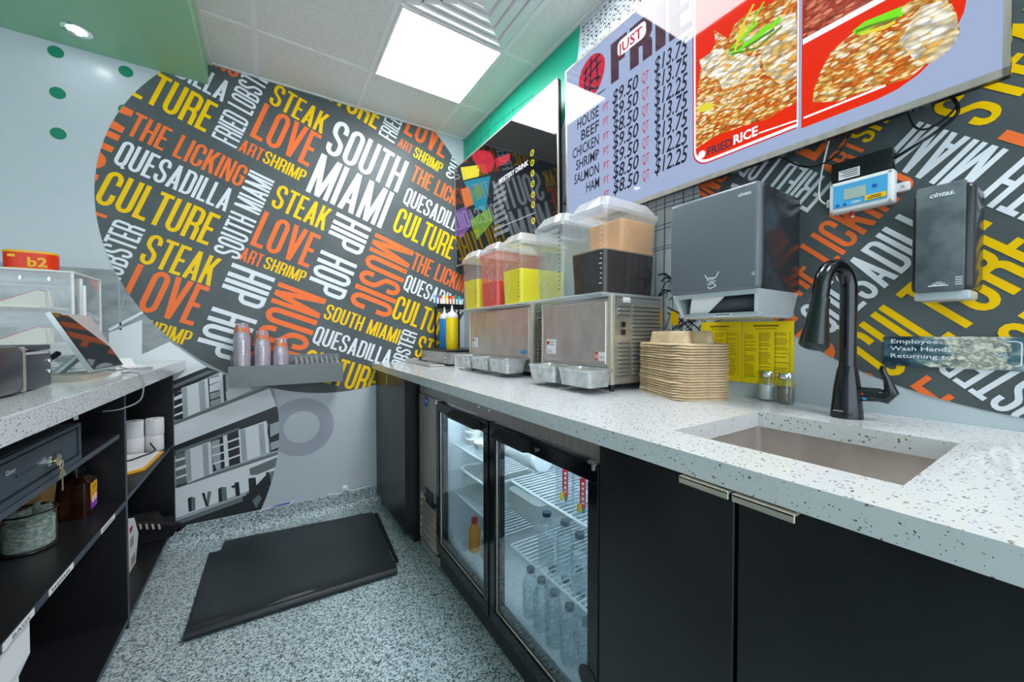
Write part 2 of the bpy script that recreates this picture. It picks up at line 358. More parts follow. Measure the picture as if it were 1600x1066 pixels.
def clip(poly, conv):
    out = list(poly)
    ar = sum(conv[i-1][0]*conv[i][1]-conv[i][0]*conv[i-1][1] for i in range(len(conv)))
    sg = 1 if ar > 0 else -1
    for i in range(len(conv)):
        a, b = conv[i-1], conv[i]; ins = lambda p: sg*((b[0]-a[0])*(p[1]-a[1])-(b[1]-a[1])*(p[0]-a[0]))
        src, out = out, []
        for j in range(len(src)):
            p, q = src[j-1], src[j]; ip, iq = ins(p), ins(q)
            if (ip >= 0) != (iq >= 0):
                k = ip/(ip-iq); out.append((p[0]+(q[0]-p[0])*k, p[1]+(q[1]-p[1])*k))
            if iq >= 0: out.append(q)
        if len(out) < 3: return None
    return out
def disc(cx, cy, r_, n=160): return [(cx+r_*cos(2*pi*i/n), cy+r_*sin(2*pi*i/n)) for i in range(n)]
def rect2(x0, y0, x1, y1): return [(x0, y0), (x1, y0), (x1, y1), (x0, y1)]

# built-in sans text as flat mesh: o origin, e right vector, n up vector
def btext(M_, txt, o, e, n, size, align='LEFT', shear=0.0, bold=0.0, width=None):
    cu = bpy.data.curves.new('text', 'FONT'); cu.body = txt; cu.size = 1.0; cu.align_x = align; cu.shear = shear; cu.offset = bold; cu.resolution_u = 2
    ob = bpy.data.objects.new('text', cu); COL.objects.link(ob)
    dg = bpy.context.evaluated_depsgraph_get(); me = bpy.data.meshes.new_from_object(ob.evaluated_get(dg))
    e = Vector(e).normalized(); n = Vector(n).normalized(); o = Vector(o)
    xs = [v_.co.x for v_ in me.vertices] or [0, 1]; kx = size
    if width: kx = width/(max(xs)-min(xs))
    M_.add([o+e*(v_.co.x*kx)+n*(v_.co.y*size) for v_ in me.vertices], [tuple(f.vertices) for f in me.polygons])
    bpy.data.objects.remove(ob); bpy.data.curves.remove(cu); bpy.data.meshes.remove(me)

YB, XR, ZC = 2.5686, 1.223, 2.5315
CT = .914               # right worktop
# ================================================================= SETTING
# floor with a coved upstand along the back wall
f = mb('flake_floor').poly([(-5, -2.2, 0), (1.3, -2.2, 0), (1.3, YB-.05, 0), (-5, YB-.05, 0)])
prof = [(YB-.05, 0)]+[(YB-.05+.045*sin(R(a)), .045-.045*cos(R(a))) for a in (20, 40, 60, 75, 90)]+[(YB-.005, .10)]
for (y0, z0), (y1, z1) in zip(prof, prof[1:]): f.poly([(-5, y0, z0), (1.3, y0, z0), (1.3, y1, z1), (-5, y1, z1)])
f.poly([(-5, YB-.005, .10), (1.3, YB-.005, .10), (1.3, YB+.01, .105), (-2.4, YB+.01, .105)])
floor = tag(f.build('floor'), 'grey and white flake epoxy floor with a coved edge at the back wall', kind='structure')
wb = tag(mb('wall_paint').box((-5.0, YB, -.02), (XR+.1, YB+.1, ZC+.1)).build('wall_back', smooth=0), 'pale painted back wall covered by a round lettered mural', kind='structure')
wr = tag(mb('wall_paint').box((XR, -2.2, -.02), (XR+.1, YB, ZC+.1)).build('wall_right', smooth=0), 'pale right wall behind the worktop with menu screens', kind='structure')

tag(mb('wall_paint').box((-3.6, -2.2, -.02), (-3.5, YB, ZC)).build('wall_left_added', smooth=0), 'pale unseen wall added beyond the left counter to cut the light from that side', kind='structure')  # added out of view to hold back light from the open left side
# words of the mural in its own (u, v) frame; the right wall carries the same artwork turned and smaller
Y, O_, W_ = 'mural_yellow', 'mural_coral', 'mural_white'
WORDS = [
 ('THE LICKING', -1.248, 1.748, -.768, 1.873, 'r', O_), ('QUESADILLA', -1.240, 1.590, -.781, 1.720, 'r', W_), ('CULTURE', -1.235, 1.383, -.790, 1.558, 'r', Y),
 ('CULTURE', -1.439, 1.938, -.994, 2.110, 'r', Y), ('STEAK', -1.005, 1.184, -.709, 1.342, 'r', Y), ('LOVE', -1.000, .960, -.705, 1.178, 'r', O_),
 ('SHRIMP', -.905, .855, -.690, .932, 'r', Y), ('ART', -1.01, .855, -.92, .932, 'r', O_), ('QUESADILLA', -1.446, 2.135, -.985, 2.255, 'r', W_), ('THE LICKING', -1.455, 2.292, -.978, 2.412, 'r', O_),
 ('FRIED LOBSTER', -.967, 1.936, -.852, 2.436, 'up', W_), ('FRIED LOBSTER', -1.145, .844, -1.030, 1.347, 'up', W_), ('FRIED LOBSTER', -.247, 2.468, -.138, 2.96, 'up', W_), ('FRIED LOBSTER', .333, .835, .438, 1.334, 'up', W_),
 ('SOUTH MIAMI', -.762, 1.368, -.640, 1.866, 'up', W_),
 ('STEAK', -.815, 2.265, -.525, 2.397, 'r', Y), ('LOVE', -.826, 2.038, -.521, 2.256, 'r', O_), ('ART', -.844, 1.932, -.737, 2.007, 'r', O_), ('SHRIMP', -.730, 1.936, -.515, 2.011, 'r', Y),
 ('STEAK', -.613, 1.722, -.322, 1.867, 'r', Y), ('LOVE', -.626, 1.474, -.322, 1.685, 'r', O_), ('ART', -.645, 1.372, -.542, 1.449, 'r', O_), ('SHRIMP', -.530, 1.378, -.316, 1.449, 'r', Y),
 ('SOUTH', -.482, 2.174, -.010, 2.408, 'r', W_), ('MIAMI', -.487, 1.898, -.026, 2.159, 'r', W_), ('CULTURE', -.738, 2.482, -.268, 2.650, 'r', Y),
 ('LOVE', -.111, 2.574, .196, 2.790, 'r', O_), ('ART', -.116, 2.467, -.021, 2.532, 'r', O_), ('SHRIMP', -.004, 2.463, .209, 2.540, 'r', Y),
 ('THE LICKING', .033, 2.302, .513, 2.418, 'r', O_), ('QUESADILLA', .040, 2.128, .500, 2.250, 'r', W_), ('CULTURE', .040, 1.920, .485, 2.096, 'r', Y),
 ('SOUTH MIAMI', .245, 2.47, .36, 2.95, 'up', W_),
 ('HIP HOP', -.295, 1.360, -.077, 1.868, 'dn', W_), ('MUSIC', -.045, 1.360, .226, 1.857, 'dn', O_), ('MUSIC', -.430, .840, -.168, 1.336, 'dn', O_), ('HIP HOP', -.662, .840, -.452, 1.346, 'dn', W_),
 ('MUSIC', -1.528, 1.372, -1.257, 1.870, 'dn', O_), ('CULTURE', -1.63, 1.20, -1.17, 1.345, 'r', O_),
 ('THE LICKING', .235, 1.735, .715, 1.858, 'r', O_), ('QUESADILLA', .238, 1.581, .697, 1.694, 'r', W_), ('CULTURE', .230, 1.370, .675, 1.536, 'r', Y),
 ('SOUTH MIAMI', -.150, 1.220, .324, 1.317, 'r', Y), ('QUESADILLA', -.158, 1.060, .322, 1.170, 'r', W_), ('CULTURE', -.158, .852, .288, 1.022, 'r', Y),
 ('STEAK', .463, 1.180, .755, 1.335, 'r', Y), ('LOVE', .466, .955, .760, 1.172, 'r', O_), ('HIP HOP', .53, 1.36, .74, 1.36+.01, 'dn', W_)]
WORDS = WORDS[:-1]
def mural(name, parent, conv, uvmap, p3):
    M_ = mb('mural_dark')
    M_.poly([p3(p, .0012) for p in conv])
    for (txt, u0, v0, u1, v1, mode, mt) in WORDS:
        M_.use(mt)
        for i_, pl in enumerate(place(txt, u0, v0, u1, v1, mode)):
            c = clip([uvmap(p) for p in pl], conv)
            if c: M_.poly([p3(p, .0020+.00005*(i_ % 11)) for p in c])
    return M_.build(name, parent, smooth=0)
A_ = R(-20); cA, sA = cos(A_), sin(A_)
uv_back = lambda p: (p[0]*cA-p[1]*sA, p[0]*sA+p[1]*cA)
k_, th_ = .75763, R(47.448); ck, sk = k_*cos(th_), k_*sin(th_)
uv_right = lambda p: (p[0]*ck-p[1]*sk+1.14025, p[0]*sk+p[1]*ck+.97632)
bk3 = lambda p, e: (p[0], YB-e, p[1])
rt3 = lambda p, e: (XR-e, -p[0], p[1])
mural('lettered_mural', wb, clip(disc(.335, 1.757, 1.017), rect2(-2, .2, XR, ZC)), uv_back, bk3)
cu_ = (.335*cA+1.757*sA, -.335*sA+1.757*cA); cr_ = uv_right(cu_)
mural('lettered_mural', wr, clip(disc(-(-.012), 1.697, .762), rect2(-2, CT, 2, ZC)), uv_right, rt3)
# dots, ring on the back wall
M_ = mb('dot_green')
for x, z in ((-.795, 2.373), (-.792, 2.191), (-.793, 2.009), (-.568, 2.369), (-.572, 2.183), (-.572, 1.995)): M_.poly([bk3(p, .0008) for p in disc(x, z, .026, 28)])
M_.use('ring_grey')
for pl in ribbon(disc(.161, .548, .1335, 64), .078, True): M_.poly([bk3(p, .0008) for p in pl])
M_.build('wall_dots', wb, smooth=0)
# black and white photograph of a hotel front, printed in a disc left of the ring
PC = clip(disc(-1.083, .553, 1.128), rect2(-2.3, .105, 1.0, 1.41))
M_ = mb('picture_sky').poly([bk3(p, .0006) for p in PC])
def pic(mt, pts, e):
    c = clip(pts, PC)
    if c: M_.use(mt); M_.poly([bk3(p, e) for p in c])
P7 = lambda *p: [(265+x/6.661, 540+y/6.661) for x, y in p]
for mt, e, pts in (
 ('picture_white', .0008, [(-0.734, 0.797), (-0.637, 0.908), (-0.534, 0.998), (-0.426, 1.063), (-0.28, 0.926), (-0.429, 0.855), (-0.735, 0.707)]),
 ('picture_dark', .0008, [(-0.537, 0.807), (-0.429, 0.855), (-0.278, 0.926), (-0.226, 0.898), (-0.411, 0.797), (-0.538, 0.741)]),
 ('picture_grey', .0009, [(-0.429, 0.833), (-0.276, 0.906), (-0.242, 0.904), (-0.295, 0.879), (-0.414, 0.822)]),
 ('picture_mid', .0007, [(-0.429, 0.808), (-0.226, 0.9), (-0.15, 0.88), (-0.018, 0.802), (-0.413, 0.648), (-0.539, 0.617)]),
 ('picture_dark', .0010, [(-0.412, 0.797), (-0.381, 0.809), (-0.379, 0.664), (-0.413, 0.658)]),
 ('picture_white', .0012, [(-0.412, 0.777), (-0.382, 0.794), (-0.381, 0.772), (-0.412, 0.76)]),
 ('picture_white', .0012, [(-0.413, 0.73), (-0.381, 0.747), (-0.38, 0.734), (-0.413, 0.72)]),
 ('picture_white', .0012, [(-0.413, 0.688), (-0.38, 0.702), (-0.379, 0.692), (-0.413, 0.678)]),
 ('picture_white', .0014, [(-0.383, 0.822), (-0.277, 0.865), (-0.271, 0.713), (-0.377, 0.664)]),
 ('picture_mid', .0016, [(-0.315, 0.847), (-0.289, 0.858), (-0.285, 0.701), (-0.309, 0.691)]),
 ('picture_mid', .0016, [(-0.381, 0.821), (-0.362, 0.827), (-0.358, 0.674), (-0.377, 0.664)]),
 ('picture_dark', .0012, [(-0.276, 0.865), (-0.201, 0.883), (-0.198, 0.739), (-0.269, 0.713)]),
 ('picture_white', .0014, [(-0.27, 0.864), (-0.228, 0.874), (-0.226, 0.848), (-0.269, 0.831)]),
 ('picture_white', .0014, [(-0.269, 0.826), (-0.226, 0.846), (-0.226, 0.802), (-0.269, 0.79)]),
 ('picture_mid', .0014, [(-0.268, 0.784), (-0.226, 0.796), (-0.225, 0.765), (-0.266, 0.751)]),
 ('picture_mid', .0014, [(-0.266, 0.743), (-0.225, 0.757), (-0.225, 0.729), (-0.265, 0.717)]),
 ('picture_white', .0016, [(-0.229, 0.89), (-0.213, 0.892), (-0.208, 0.732), (-0.223, 0.729)]),
 ('picture_white', .0016, [(-0.2, 0.789), (-0.155, 0.801), (-0.154, 0.775), (-0.198, 0.752)]),
 ('picture_white', .0012, [(-0.193, 0.878), (-0.124, 0.879), (-0.082, 0.79), (-0.194, 0.736)]),
 ('picture_grey', .0014, [(-0.413, 0.651), (-0.023, 0.802), (0.0, 0.792), (-0.413, 0.634)]),
 ('picture_white', .0010, [(-0.738, 0.509), (-0.413, 0.639), (0.0, 0.792), (0.032, 0.687), (-0.415, 0.527), (-0.74, 0.396)]),
 ('picture_dark', .0010, [(-0.74, 0.396), (-0.415, 0.527), (0.034, 0.686), (0.05, 0.612), (-0.415, 0.475), (-0.74, 0.351)]),
 ('picture_grey', .0012, [(-0.411, 0.502), (-0.145, 0.585), (-0.137, 0.576), (-0.411, 0.479)]),
 ('picture_mid', .0008, [(-0.738, 0.494), (-0.411, 0.478), (0.054, 0.599), (0.053, 0.403), (-0.414, 0.304), (-0.742, 0.223)]),
 ('picture_grey', .0012, [(-0.411, 0.478), (-0.375, 0.487), (-0.368, 0.324), (-0.41, 0.313)]),
 ('picture_white', .0014, [(-0.412, 0.456), (-0.374, 0.464), (-0.373, 0.452), (-0.411, 0.443)]),
 ('picture_white', .0014, [(-0.412, 0.411), (-0.37, 0.423), (-0.368, 0.408), (-0.411, 0.396)]),
 ('picture_white', .0014, [(-0.411, 0.364), (-0.369, 0.375), (-0.367, 0.365), (-0.411, 0.354)]),
 ('picture_white', .0014, [(-0.373, 0.497), (-0.267, 0.528), (-0.263, 0.354), (-0.364, 0.324)]),
 ('picture_mid', .0016, [(-0.303, 0.513), (-0.28, 0.521), (-0.275, 0.351), (-0.298, 0.345)]),
 ('picture_mid', .0016, [(-0.373, 0.497), (-0.353, 0.501), (-0.348, 0.335), (-0.364, 0.329)]),
 ('picture_dark', .0012, [(-0.265, 0.53), (-0.143, 0.56), (-0.141, 0.388), (-0.259, 0.363)]),
 ('picture_mid', .0013, [(-0.263, 0.527), (-0.23, 0.535), (-0.226, 0.373), (-0.244, 0.368), (-0.26, 0.426)]),
 ('picture_white', .0016, [(-0.215, 0.549), (-0.197, 0.554), (-0.19, 0.382), (-0.209, 0.377)]),
 ('picture_white', .0015, [(-0.263, 0.499), (-0.214, 0.509), (-0.213, 0.501), (-0.263, 0.49)]),
 ('picture_white', .0015, [(-0.262, 0.455), (-0.212, 0.464), (-0.211, 0.456), (-0.262, 0.446)]),
 ('picture_white', .0015, [(-0.26, 0.41), (-0.211, 0.42), (-0.21, 0.412), (-0.26, 0.401)]),
 ('picture_white', .0015, [(-0.197, 0.517), (-0.141, 0.533), (-0.141, 0.523), (-0.196, 0.507)]),
 ('picture_white', .0015, [(-0.195, 0.472), (-0.141, 0.487), (-0.14, 0.478), (-0.195, 0.463)]),
 ('picture_white', .0015, [(-0.194, 0.424), (-0.14, 0.439), (-0.139, 0.43), (-0.193, 0.415)]),
 ('picture_white', .0014, [(-0.147, 0.571), (-0.016, 0.608), (-0.006, 0.424), (-0.139, 0.388)]),
 ('picture_mid', .0016, [(-0.139, 0.57), (-0.117, 0.575), (-0.108, 0.398), (-0.132, 0.392)]),
 ('picture_mid', .0016, [(-0.055, 0.591), (-0.03, 0.596), (-0.021, 0.421), (-0.047, 0.415)]),
 ('picture_dark', .0013, [(-0.009, 0.607), (0.05, 0.622), (0.048, 0.432), (-0.001, 0.424)]),
 ('picture_mid', .0015, [(0.0, 0.584), (0.05, 0.6), (0.049, 0.533), (0.001, 0.512)]),
 ('picture_mid', .0015, [(0.001, 0.478), (0.049, 0.491), (0.048, 0.449), (0.003, 0.434)]),
 ('picture_white', .0010, [(-0.742, 0.223), (-0.412, 0.311), (0.053, 0.42), (0.051, 0.28), (-0.123, 0.218), (-0.414, 0.152), (-0.745, 0.064)]),
 ('picture_grey', .0012, [(-0.412, 0.319), (0.043, 0.422), (0.043, 0.405), (-0.412, 0.305)]),
 ('picture_grey', .0012, [(-0.1, 0.348), (-0.023, 0.372), (0.033, 0.39), (0.028, 0.335), (-0.06, 0.308), (-0.096, 0.31)]),
 ('picture_mid', .0013, [(-0.414, 0.152), (-0.123, 0.221), (-0.114, 0.203), (-0.414, 0.135)]),
 ('picture_dark', .0012, [(-0.745, 0.042), (-0.414, 0.139), (-0.101, 0.213), (-0.024, 0.295), (0.042, 0.304), (-0.072, 0.009), (-0.746, -0.049)]),
 ('picture_grey', .0014, [(-0.412, 0.132), (-0.132, 0.199), (-0.132, 0.172), (-0.405, 0.117)]),
 ('picture_grey', .0014, [(-0.088, 0.167), (-0.057, 0.192), (-0.043, 0.167), (-0.071, 0.119)])):
    pic(mt, pts, e)
for mt, pts in (   # the letters on the hotel front
 ('picture_dark', [(-0.365, 0.243), (-0.351, 0.249), (-0.35, 0.173), (-0.362, 0.171)]), ('picture_grey', [(-0.351, 0.249), (-0.335, 0.241), (-0.335, 0.175), (-0.35, 0.172)]),
 ('picture_dark', [(-0.308, 0.258), (-0.296, 0.258), (-0.284, 0.185), (-0.292, 0.182)]), ('picture_grey', [(-0.284, 0.26), (-0.268, 0.259), (-0.28, 0.181), (-0.291, 0.184)]),
 ('picture_dark', [(-0.239, 0.266), (-0.225, 0.273), (-0.222, 0.193), (-0.237, 0.192)]), ('picture_grey', [(-0.225, 0.273), (-0.204, 0.268), (-0.201, 0.194), (-0.222, 0.193)]),
 ('picture_dark', [(-0.168, 0.284), (-0.148, 0.285), (-0.143, 0.209), (-0.162, 0.206)]), ('picture_dark', [(-0.183, 0.269), (-0.166, 0.271), (-0.164, 0.257), (-0.179, 0.257)]),
 ('picture_dark', [(-0.105, 0.295), (-0.071, 0.294), (-0.065, 0.205), (-0.101, 0.202)]), ('picture_dark', [(-0.023, 0.311), (-0.005, 0.313), (-0.001, 0.235), (-0.017, 0.233)]), ('picture_grey', [(-0.0, 0.312), (0.021, 0.314), (-0.001, 0.213), (-0.01, 0.226)])):
    pic(mt, pts, .0018)
# small roof-line and flag pole of the printed building, left of the mural
for mt, pts in (('picture_white', [(-0.646, 1.127), (-0.527, 1.216), (-0.522, 1.204), (-0.642, 1.114)]), ('picture_mid', [(-0.61, 1.38), (-0.606, 1.38), (-0.6, 1.121), (-0.607, 1.121)]), ('picture_mid', [(-0.589, 1.295), (-0.585, 1.295), (-0.597, 1.226), (-0.601, 1.226)]), ('picture_white', [(-0.644, 1.108), (-0.527, 1.172), (-0.53, 0.982), (-0.647, 0.94)])):
    pic(mt, pts, .0009)
M_.build('hotel_photo_print', wb, smooth=0)

# right wall: green disc by the corner and brush sketches on white
GD = clip(disc(-2.2, 2.57, .875), rect2(-YB, CT, 0, ZC))
M_ = mb('wall_green').poly([rt3(p, .0006) for p in GD]); M_.use('ink')
CNT = [0]
def strokes(pts, w_, conv=None):
    w_ *= .62
    for pl in ribbon(pts, w_):
        c = clip(pl, conv) if conv else pl
        if c: CNT[0] += 1; M_.poly([rt3(p, .0010+.00003*(CNT[0] % 23)) for p in c])
for k in range(9):
    s = -2.5+k*.1; strokes([(s, 2.30), (s+.004, 2.50-.012*k)], .005, GD)
strokes([(-2.53, 2.40), (-2.1, 2.43), (-1.7, 2.40)], .006, GD); strokes([(-2.5, 2.30), (-1.5, 2.33)], .004, GD)
rect_sk = rect2(-1.45, CT, -.66, ZC)
for row in range(9):                        # dense squiggles along the top of the white part
    z = 2.50-row*.018
    for k in range(34):
        s = -1.31+k*.026+random.uniform(-.006, .006)
        if z < 2.40 and random.random() < .35: continue
        strokes([(s, z+random.uniform(-.008, .004)), (s+.007, z+.006), (s+.013, z-.006), (s+.02, z+.004)], random.uniform(.0025, .006), rect_sk)
strokes([(-1.33, 2.33), (-1.1, 2.34), (-.7, 2.33)], .006); strokes([(-1.33, 2.22), (-.7, 2.225)], .004)
for k in range(14): strokes([(-1.3+k*.05, 2.2+random.uniform(0, .04)), (-1.302+k*.05, 2.32)], .003)
for k in range(7):                          # thin grid and palm fronds between screen, tanks and towel dispenser
    s = -.95+k*.037; strokes([(s, .96), (s+.003, 1.60)], .0035 if k % 2 else .0055)
for z in (1.575, 1.56, 1.50, 1.485, 1.42, 1.41): strokes([(-1.0, z), (-.86, z+.004), (-.70, z)], .0035)
for k in range(34):
    cx, cz = random.choice(((-.84, 1.30), (-.80, 1.24), (-.90, 1.24), (-.78, 1.31))); a = random.uniform(-.5, 1.2)+random.choice((0, pi)); l = random.uniform(.03, .085)
    strokes([(cx, cz), (cx+l*.6*cos(a), cz+l*.6*sin(a)+.008), (cx+l*cos(a), cz+l*sin(a)-.004)], random.uniform(.004, .009))
for k in range(14):
    a = random.uniform(.2, 1.3)+random.choice((0, pi)); cx = -.80+random.uniform(-.08, .08); strokes([(cx, 1.12), (cx+.05*cos(a), 1.12+.05*sin(a)), (cx+.1*cos(a), 1.12+.07*sin(a))], .005)
strokes([(-.86, 1.20), (-.80, 1.17), (-.74, 1.12), (-.70, 1.06)], .008); strokes([(-.86, 1.18), (-.80, 1.15), (-.75, 1.10)], .008)
for k in range(5): strokes([(-1.46+.012*k, 1.62), (-1.458+.012*k, 1.98)], .003)
for k in range(8):
    a = random.uniform(-.6, 1.0); strokes([(-1.44, 1.74), (-1.44+.05*cos(a), 1.74+.05*sin(a))], .006)
M_.use('mural_yellow'); M_.poly([rt3(p, .0012) for p in rect2(-.845, 1.135, -.815, 1.185)])
M_.build('sketch_mural', wr, smooth=0)

# ceiling: tiles, grid and edge angle
CX0 = -.255
M_ = mb('ceiling_tile').box((CX0, -2.2, ZC), (XR+.1, YB+.1, ZC+.06))
M_.use('ceiling_grid')
for x in (-.043, .482, 1.017): M_.box((x-.012, -2.2, ZC-.004), (x+.012, YB, ZC+.01))
for y in (2.178, 1.665, 1.155, .645, .135, -.375, -.885, -1.395): M_.box((CX0, y-.009, ZC-.003), (XR, y+.009, ZC+.01))
M_.box((XR-.016, -2.2, ZC-.006), (XR, YB, ZC+.01)); M_.box((CX0, YB-.014, ZC-.006), (XR, YB, ZC+.01))
tag(M_.build('ceiling', smooth=0), 'white suspended ceiling tiles in a thin metal grid', kind='structure')
M_ = mb('soffit_green').box((-5.0, -2.2, 2.415), (CX0, YB-.001, ZC+.06)); M_.use('ceiling_grid').box((CX0-.004, -2.2, ZC-.012), (CX0+.018, YB-.001, ZC+.008))  # its unseen far left stretch is added to cut light on the upper wall
tag(M_.build('trim_1', smooth=0), 'green dropped soffit over the left counter', kind='structure')

def ceiling_light(x0, y0, label):
    t_ = thing('ceiling_light', (x0, y0, ZC-.005), label, 'light panel', 'square ceiling light panels')
    M_ = mb('ceiling_grid')
    for a, b in (((x0-.012, y0-.012), (x0+.505, y0)), ((x0-.012, y0+.494), (x0+.505, y0+.506)), ((x0-.012, y0), (x0, y0+.494)), ((x0+.493, y0), (x0+.505, y0+.494))):
        M_.box((a[0], a[1], ZC-.009), (b[0], b[1], ZC-.0005))
    M_.build('frame', t_, smooth=0)
    mb('panel_light').box((x0, y0, ZC-.006), (x0+.493, y0+.494, ZC-.001)).build('diffuser', t_, smooth=0)
    return t_
ceiling_light(.508, 1.672, 'bright square light panel in the ceiling in front of the mural wall')
# next panel sits above the frame; the one behind the camera is added fill
ceiling_light(.508, .652, 'square light panel in the ceiling above the sink, just past the air diffuser')
ceiling_light(.508, -.88, 'unseen square fill light panel added in the ceiling behind the camera above the worktop')
t_ = thing('air_diffuser', (.76, 1.41, ZC), 'white stepped square air diffuser in the ceiling next to the light panel', 'vent')
for i, (k, z) in enumerate(((.245, 0), (.185, -.012), (.125, -.024), (.065, -.034))):
    M_ = mb('white_plastic'); c0 = (.755, 1.41)
    a = [(c0[0]+sx*k, c0[1]+sy*k, ZC+z-.002) for sx, sy in ((-1, -1), (1, -1), (1, 1), (-1, 1))]
    k2 = k-.048; b = [(c0[0]+sx*k2, c0[1]+sy*k2, ZC+z-.022) for sx, sy in ((-1, -1), (1, -1), (1, 1), (-1, 1))]
    k3 = k-.056; c = [(c0[0]+sx*k3, c0[1]+sy*k3, ZC+z-.006) for sx, sy in ((-1, -1), (1, -1), (1, 1), (-1, 1))]
    for i2 in range(4):
        j = (i2+1) % 4; M_.add([a[i2], a[j], b[j], b[i2]], [(0, 1, 2, 3)]); M_.add([b[i2], b[j], c[j], c[i2]], [(0, 1, 2, 3)])
    if i == 3: M_.poly(b)
    M_.build('frame' if i == 0 else 'louvre', t_, smooth=0)
dl = (-0.683, 2.41, 2.415)
t_ = thing('downlight', (dl[0], dl[1], 2.415), 'small round recessed downlight in the green soffit', 'light')
mb('chrome').lathe([(.048, 0), (.048, -.005), (.036, -.007), (.034, -.002)], (dl[0], dl[1], 2.415), 32, cap=False).build('trim_ring', t_)
mb('downlight_glow').cyl((dl[0], dl[1], 2.411), .026, .003, 24).build('lamp', t_)

# ================================================================= RIGHT SIDE: worktop, sink, cabinets, fridge
M_ = mb('quartz'); hx0, hx1, hy0, hy1 = .664, 1.003, .132, .452
for a, b in (((.56, -.6), (hx0, YB-.002)), ((hx1, -.6), (XR-.001, YB-.002)), ((hx0, -.6), (hx1, hy0)), ((hx0, hy1), (hx1, YB-.002))): M_.box((a[0], a[1], .878), (b[0], b[1], CT))
top_r = tag(M_.build('worktop', smooth=0), 'white speckled quartz worktop on the right with a sink cut into it', 'worktop')
# sink
sk_ = thing('sink', (.8335, .292, .70), 'undermount steel sink set in the right worktop', 'sink')
def basin(M_, x0, x1, y0, y1, z0, z1, r_=.014, n=5):
    rings = []
    for z, ins in ((z1, 0), (z0+.012, .004), (z0, .018)):
        vs = []
        for cx, cy, q in ((x1-ins-r_, y1-ins-r_, 0), (x0+ins+r_, y1-ins-r_, 1), (x0+ins+r_, y0+ins+r_, 2), (x1-ins-r_, y0+ins+r_, 3)):
            for i in range(n+1):
                an = (q+i/n)*pi/2; vs.append((cx+r_*cos(an), cy+r_*sin(an), z))
        rings.append(vs)
    k = len(rings[0]); fs = [(j*k+i, j*k+(i+1) % k, (j+1)*k+(i+1) % k, (j+1)*k+i) for j in range(2) for i in range(k)]+[tuple(2*k+i for i in range(k))]
    M_.add(sum(rings, []), fs)
M_ = mb('steel_warm'); basin(M_, hx0-.004, hx1+.004, hy0-.004, hy1+.004, .70, .8775); M_.build('basin', sk_)
mb('chrome').lathe([(.030, .002), (.028, .004), (.016, .001)], (.90, .29, .70), 24).build('drain', sk_)
# faucet
fx, fy = 1.10, .312
fa = thing('faucet', (fx, fy, CT), 'black gooseneck faucet with a pull-down head behind the sink', 'faucet')
mb('faucet_black').lathe([(.029, 0), (.029, .01), (.027, .03), (.024, .07), (.019, .105), (.0155, .118)], (fx, fy, CT), 32).build('body', fa)
hd = Vector((-.965, .262, 0)).normalized()
path = [(fx, fy, CT+.11), (fx, fy, CT+.20), (fx, fy, CT+.265)]
Rn = .043
for a in range(0, 181, 12): path.append((fx+hd.x*(Rn-Rn*cos(R(a))), fy+hd.y*(Rn-Rn*cos(R(a))), CT+.29+Rn*1.15*sin(R(a))))
ex, ey = path[-1][0], path[-1][1]
path.append((ex+hd.x*.006, ey+hd.y*.006, CT+.262))
mb('faucet_black').tube(path, .0155, 20).build('spout', fa)
sp_ = mb('faucet_black'); sp_.tube([(ex+hd.x*.004, ey+hd.y*.004, CT+.266), (ex+hd.x*.009, ey+hd.y*.009, CT+.24), (ex+hd.x*.022, ey+hd.y*.022, CT+.165), (ex+hd.x*.024, ey+hd.y*.024, CT+.160)], [.0175, .018, .0275, .024], 24)
sp_ = sp_.build('spray_head', fa)
lv = mb('faucet_black').tube([(fx, fy, CT+.055), (fx+.004, fy-.03, CT+.056), (fx+.008, fy-.055, CT+.057)], [.0165, .0155, .0145], 20)
lv.tube([(fx+.006, fy-.045, CT+.056), (fx+.007, fy-.062, CT+.055), (fx+.005, fy-.072, CT+.065), (fx+.002, fy-.066, CT+.090), (fx, fy-.058, CT+.112), (fx-.001, fy-.060, CT+.120)], [.013, .016, .012, .007, .006, .005], 12)
lv = lv.build('lever', fa)
mb('red').box((fx-.012, fy-.031, CT+.056), (fx-.0105, fy-.027, CT+.060)).use('panel_blue').box((fx-.0125, fy-.036, CT+.046), (fx-.011, fy-.030, CT+.050)).build('marker', lv)
mb('silver_band').box((fx-.0292, fy-.002, CT+.016), (fx-.0285, fy+.016, CT+.018)).build('badge', fa)

# cabinets under the sink
def cabinet(y0, y1, doors, label, x=.580):
    t_ = thing('base_cabinet', (.88, (y0+y1)/2, .0), label, 'cabinet', 'black base cabinets under the worktop')
    M_ = mb('shelf_black'); M_.box((x+.022, y0+.001, .09), (1.20, y0+.017, .876)); M_.box((x+.022, y1-.017, .09), (1.20, y1-.001, .876)); M_.box((x+.022, y0+.001, .09), (1.20, y1-.001, .106)); M_.box((x+.06, y0+.001, 0), (x+.075, y1-.001, .09))
    M_.build('carcass', t_, smooth=0)
    for (a, b, hy) in doors:
        d = mb('black_laminate').box((x, a+.002, .095), (x+.02, b-.002, .874), .0012, 1).build('door', t_)
        if hy: mb('nickel').box((.553, hy[0], .8715), (x+.012, hy[1], .8755), .001, 1).box((.553, hy[0], .864), (.5555, hy[1], .8755), .0008, 1).build('handle', d)
    return t_
cabinet(.0, .568, ((.291, .568, (.288, .366)), (.0, .289, (.206, .283))), 'black sink base cabinet with two doors and slim metal handles, right of the fridge')
cabinet(-.32, -.004, ((-.32, -.004, None),), 'black base cabinet at the right end beyond the sink')
